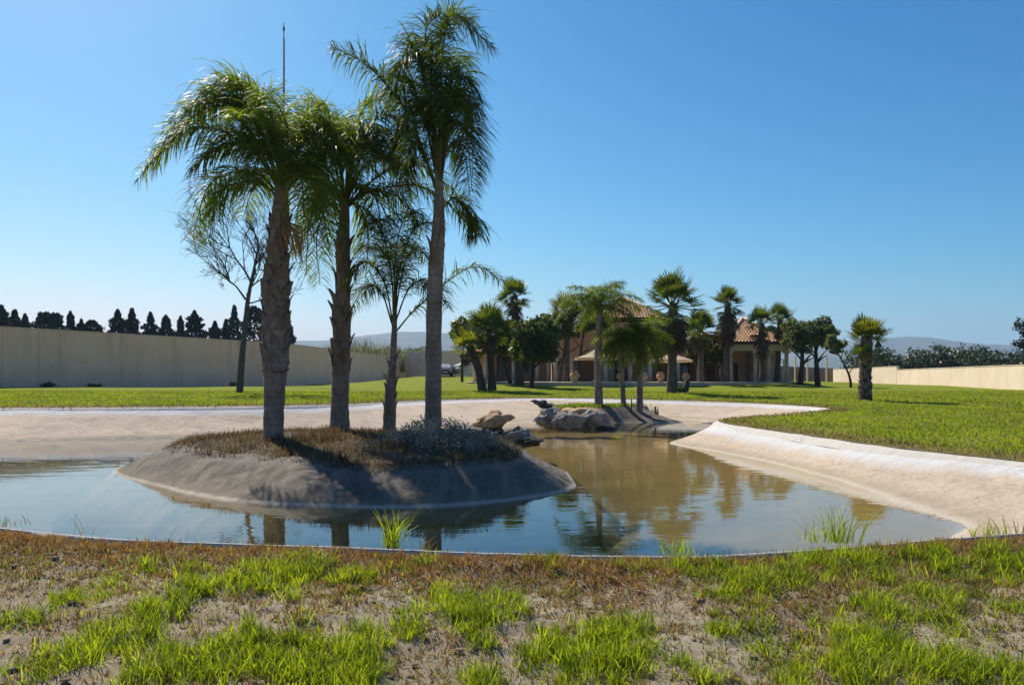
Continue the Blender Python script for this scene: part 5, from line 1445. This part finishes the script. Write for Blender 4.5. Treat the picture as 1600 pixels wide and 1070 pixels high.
# broader leaf blades inside the clumps
# rust growth
def near(n): return np.stack([rg.uniform(-5.5, 6, n), rg.uniform(2.6, 7.6, n)], 1)
P_ = scatter(430000, near); z_, d_ = surf_z(P_)
dens = wob(P_[:, :2], 1.1, 1.0, 12.0) * .5 + wob(P_[:, :2], 3.5, 1.0, 14.0) * .55
lump = wob(P_[:, :2], 9.0, 1.0, 17.0)
pr_ = np.clip(np.exp(-((d_ - .5) / .55) ** 2) * 1.2 * np.clip(.9 + .8 * lump, .3, 1) + (.20 + 1.4 * np.clip(dens + .26, 0, 1)) * np.clip(.7 + 1.2 * lump, .06, 1), 0, 1) * np.clip((d_ - .02 - .05 * lump) / .1, 0, 1)
keep = rg.uniform(size=len(P_)) < pr_ * .85
P_, z_, d_, dens, lump = P_[keep], z_[keep], d_[keep], dens[keep], lump[keep]; n = len(P_)
band = np.exp(-((d_ - .3) / .55) ** 2)
h = rg.uniform(.018, .055, n) * (1 + .6 * band) * (1 + .5 * dens + .5 * lump) * np.clip(d_ / .35, .35, 1)
rust = rg.uniform(size=n) < np.clip(.36 + .5 * band + .6 * wob(P_, 1.2, 1.0, 31), 0.05, .92)
greenish = (~rust) & (rg.uniform(size=n) < np.clip(.25 + .7 * wob(P_, .9, 1.0, 55), .05, .7))
for mk, sel, nm, lb in (('dry', rust, 'dry_undergrowth', 'rust-brown dry growth massed along the near pond lip'), ('straw', ~rust & ~greenish, 'straw_undergrowth', 'thin straw-coloured scrub over the bare near bank'), ('grass', greenish, 'sparse_green_growth', 'sparse short green growth between the tufts')):
    m = sel.sum()
    tag(inst(nm, blades(nm, np.column_stack([P_[sel], z_[sel] - .008]), h[sel], rg.uniform(.004, .010, m), rg.uniform(.0, 1.1, m), rg.uniform(-.5, 1.4, m), mk, np.clip(rg.normal(.45, .25, m) + .35 * lump[sel], 0, 1), 131)), lb, 'undergrowth', kind='stuff')
# fallen dry stems
m = 1500
P_ = scatter(m, near); z_, d_ = surf_z(P_); P_, z_ = P_[d_ > .1], z_[d_ > .1]; m = len(P_)
tag(inst('fallen_stems', blades('fallen_stems', np.column_stack([P_, z_ + .012]), rg.uniform(.06, .26, m), rg.uniform(.002, .005, m), rg.uniform(1.2, 1.75, m), rg.uniform(-.25, .25, m), 'straw', rg.uniform(.3, 1, m), 133)), 'dry fallen stems lying over the near bank', 'stems', kind='stuff')
# pebbles and clods
pm = [rock_mesh(40 + k, M['soil'], 1, 1, .6, .5, 1) for k in range(3)]
P_ = scatter(2600, near); z_, d_ = surf_z(P_); ok_ = d_ > .5; P_, z_ = P_[ok_], z_[ok_]
VV = []; FF = []; o_ = 0
pv = []
for me in pm:
    co = np.empty(len(me.vertices) * 3, np.float32); me.vertices.foreach_get('co', co); pv.append((co.reshape(-1, 3), np.array([tuple(p.vertices) for p in me.polygons])))
for k, (p, z) in enumerate(zip(P_, z_)):
    v, f = pv[k % 3]; s = .006 + .022 * rg.uniform() ** 3; a = rg.uniform(0, 6.28); ca, sa = math.cos(a), math.sin(a)
    VV.append(np.column_stack([(v[:, 0] * ca - v[:, 1] * sa) * s * rg.uniform(.7, 1.5) + p[0], (v[:, 0] * sa + v[:, 1] * ca) * s + p[1], v[:, 2] * s + z + s * .2])); FF.append(f + o_); o_ += len(v)
tag(inst('clods', np_mesh('clods', np.concatenate(VV), [np.concatenate(FF)], M['soil'], False)), 'small earth clods and pebbles strewn over the near bank', 'pebbles', kind='stuff')
# dry brush on the island
Q_ = np.stack([rg.uniform(-7, 1, 90000), rg.uniform(10.5, 18, 90000)], 1); inC = inside(Q_, ICREST); dC, _ = seg_dist(Q_, ICREST)
ds = wob(Q_, 1.2, 1.0, 21.0); keep = (inC | (dC < .12)) & (rg.uniform(size=len(Q_)) < np.clip(.8 + .6 * ds, .12, 1))
Q_, ds, dC = Q_[keep], ds[keep], dC[keep]; n = len(Q_); zq = np.array([isl_z(*p) for p in Q_])
h = rg.uniform(.03, .14, n) * (1 + 1.1 * np.clip(ds, -.6, 1)); kind_ = rg.uniform(size=n) < np.clip(.72 + .3 * ds, 0, 1)
for mk, sel, nm, lb in (('brush', kind_, 'dry_brush', 'dry brown brush covering the large island'), ('straw', ~kind_, 'straw_brush', 'pale straw stalks among the island brush')):
    m = sel.sum()
    tag(inst(nm, blades(nm, np.column_stack([Q_[sel], zq[sel] - .01]), h[sel], rg.uniform(.006, .014, m), rg.uniform(0, 1.7, m), rg.uniform(-1.2, 1.8, m), mk, np.clip(rg.normal(.4, .3, m), 0, 1), 141)), lb, 'undergrowth', kind='stuff')
Q_ = np.stack([rg.uniform(1.2, 6, 9000), rg.uniform(29, 32.2, 9000)], 1); keep = inside(Q_, I2C); Q_ = Q_[keep]; n = len(Q_); zq = np.array([isl2_z(*p) for p in Q_])
tag(inst('island_grass', blades('island_grass', np.column_stack([Q_, zq - .01]), rg.uniform(.06, .22, n), rg.uniform(.015, .03, n), rg.uniform(0, .7, n), rg.uniform(0, 1, n), 'grass', rg.uniform(0, .5, n), 151)), 'dark grass on the small far island', 'grass', kind='stuff')

# tall grass clumps at the near lip
def grass_clump(px, py, hpx, n, label, spread=.07, mat='grass', lean=.35, wd=.008, tl=.4):
    x, y, z = gz(px, py, .34); u = y / F; H = hpx * u
    root = bpy.data.objects.new('grass_clump', None)
    r2 = np.random.default_rng(int(px)); m = n
    base = np.column_stack([r2.normal(0, spread, m), r2.normal(0, spread * .6, m), np.full(m, -.04)])
    me = blades('grass_clump', base, H * r2.uniform(.45, 1.1, m), r2.uniform(.6, 1.3, m) * wd, r2.uniform(0, lean, m), r2.uniform(.1, 1.0, m), mat, np.clip(r2.normal(tl, .2, m), 0, 1), int(px))
    bpy.data.objects.remove(root)
    o = inst('grass_clump', me); o.location = (x, y, z); tag(o, label, 'grass clump', 'tall grass at the pond lip')
grass_clump(612, 846, 68, 60, 'tall narrow green grass clump at the lip in front of the island', .05)
grass_clump(665, 850, 26, 14, 'few short arching pale blades right of the tall clump', .03, 'straw', .9)
grass_clump(1058, 858, 40, 50, 'small bright spreading grass clump at the middle of the lip', .09, 'grass', .8)
grass_clump(1312, 840, 76, 70, 'largest grass clump at the lip, left of the right bank', .09, 'grass', .4)
grass_clump(1275, 840, 44, 30, 'thin short grass just left of the largest lip clump', .06, 'grass', .4)
grass_clump(1540, 834, 44, 36, 'wispy grass clump at the foot of the right bank', .10, 'grass', .6)
grass_clump(1590, 832, 34, 24, 'wispy pale grass at the right edge of the lip', .08, 'straw', .6)
grass_clump(130, 828, 44, 8, 'few dry bent stalks at the left end of the lip', .08, 'straw', .8, .006)
grass_clump(20, 816, 30, 20, 'dry thin grass at the left edge of the lip', .10, 'straw', .5)

# ------------------------------------------------------------------ air: a pale haze that fades the far hills
def haze():
    m, nt, out = new_mat('haze')
    v = nt.nodes.new('ShaderNodeVolumePrincipled')
    v.inputs['Color'].default_value = (0.48, 0.72, 1.0, 1)
    v.inputs['Density'].default_value = 0.00018
    v.inputs['Anisotropy'].default_value = 0.2
    nt.links.new(v.outputs[0], out.inputs['Volume'])
    mb = MB(); mb.box(-7500, 7500, -7500, 7500, -4, 340)
    tag(mb.build('haze', m), 'thin pale air haze over the far hills', 'haze', kind='stuff')
haze()
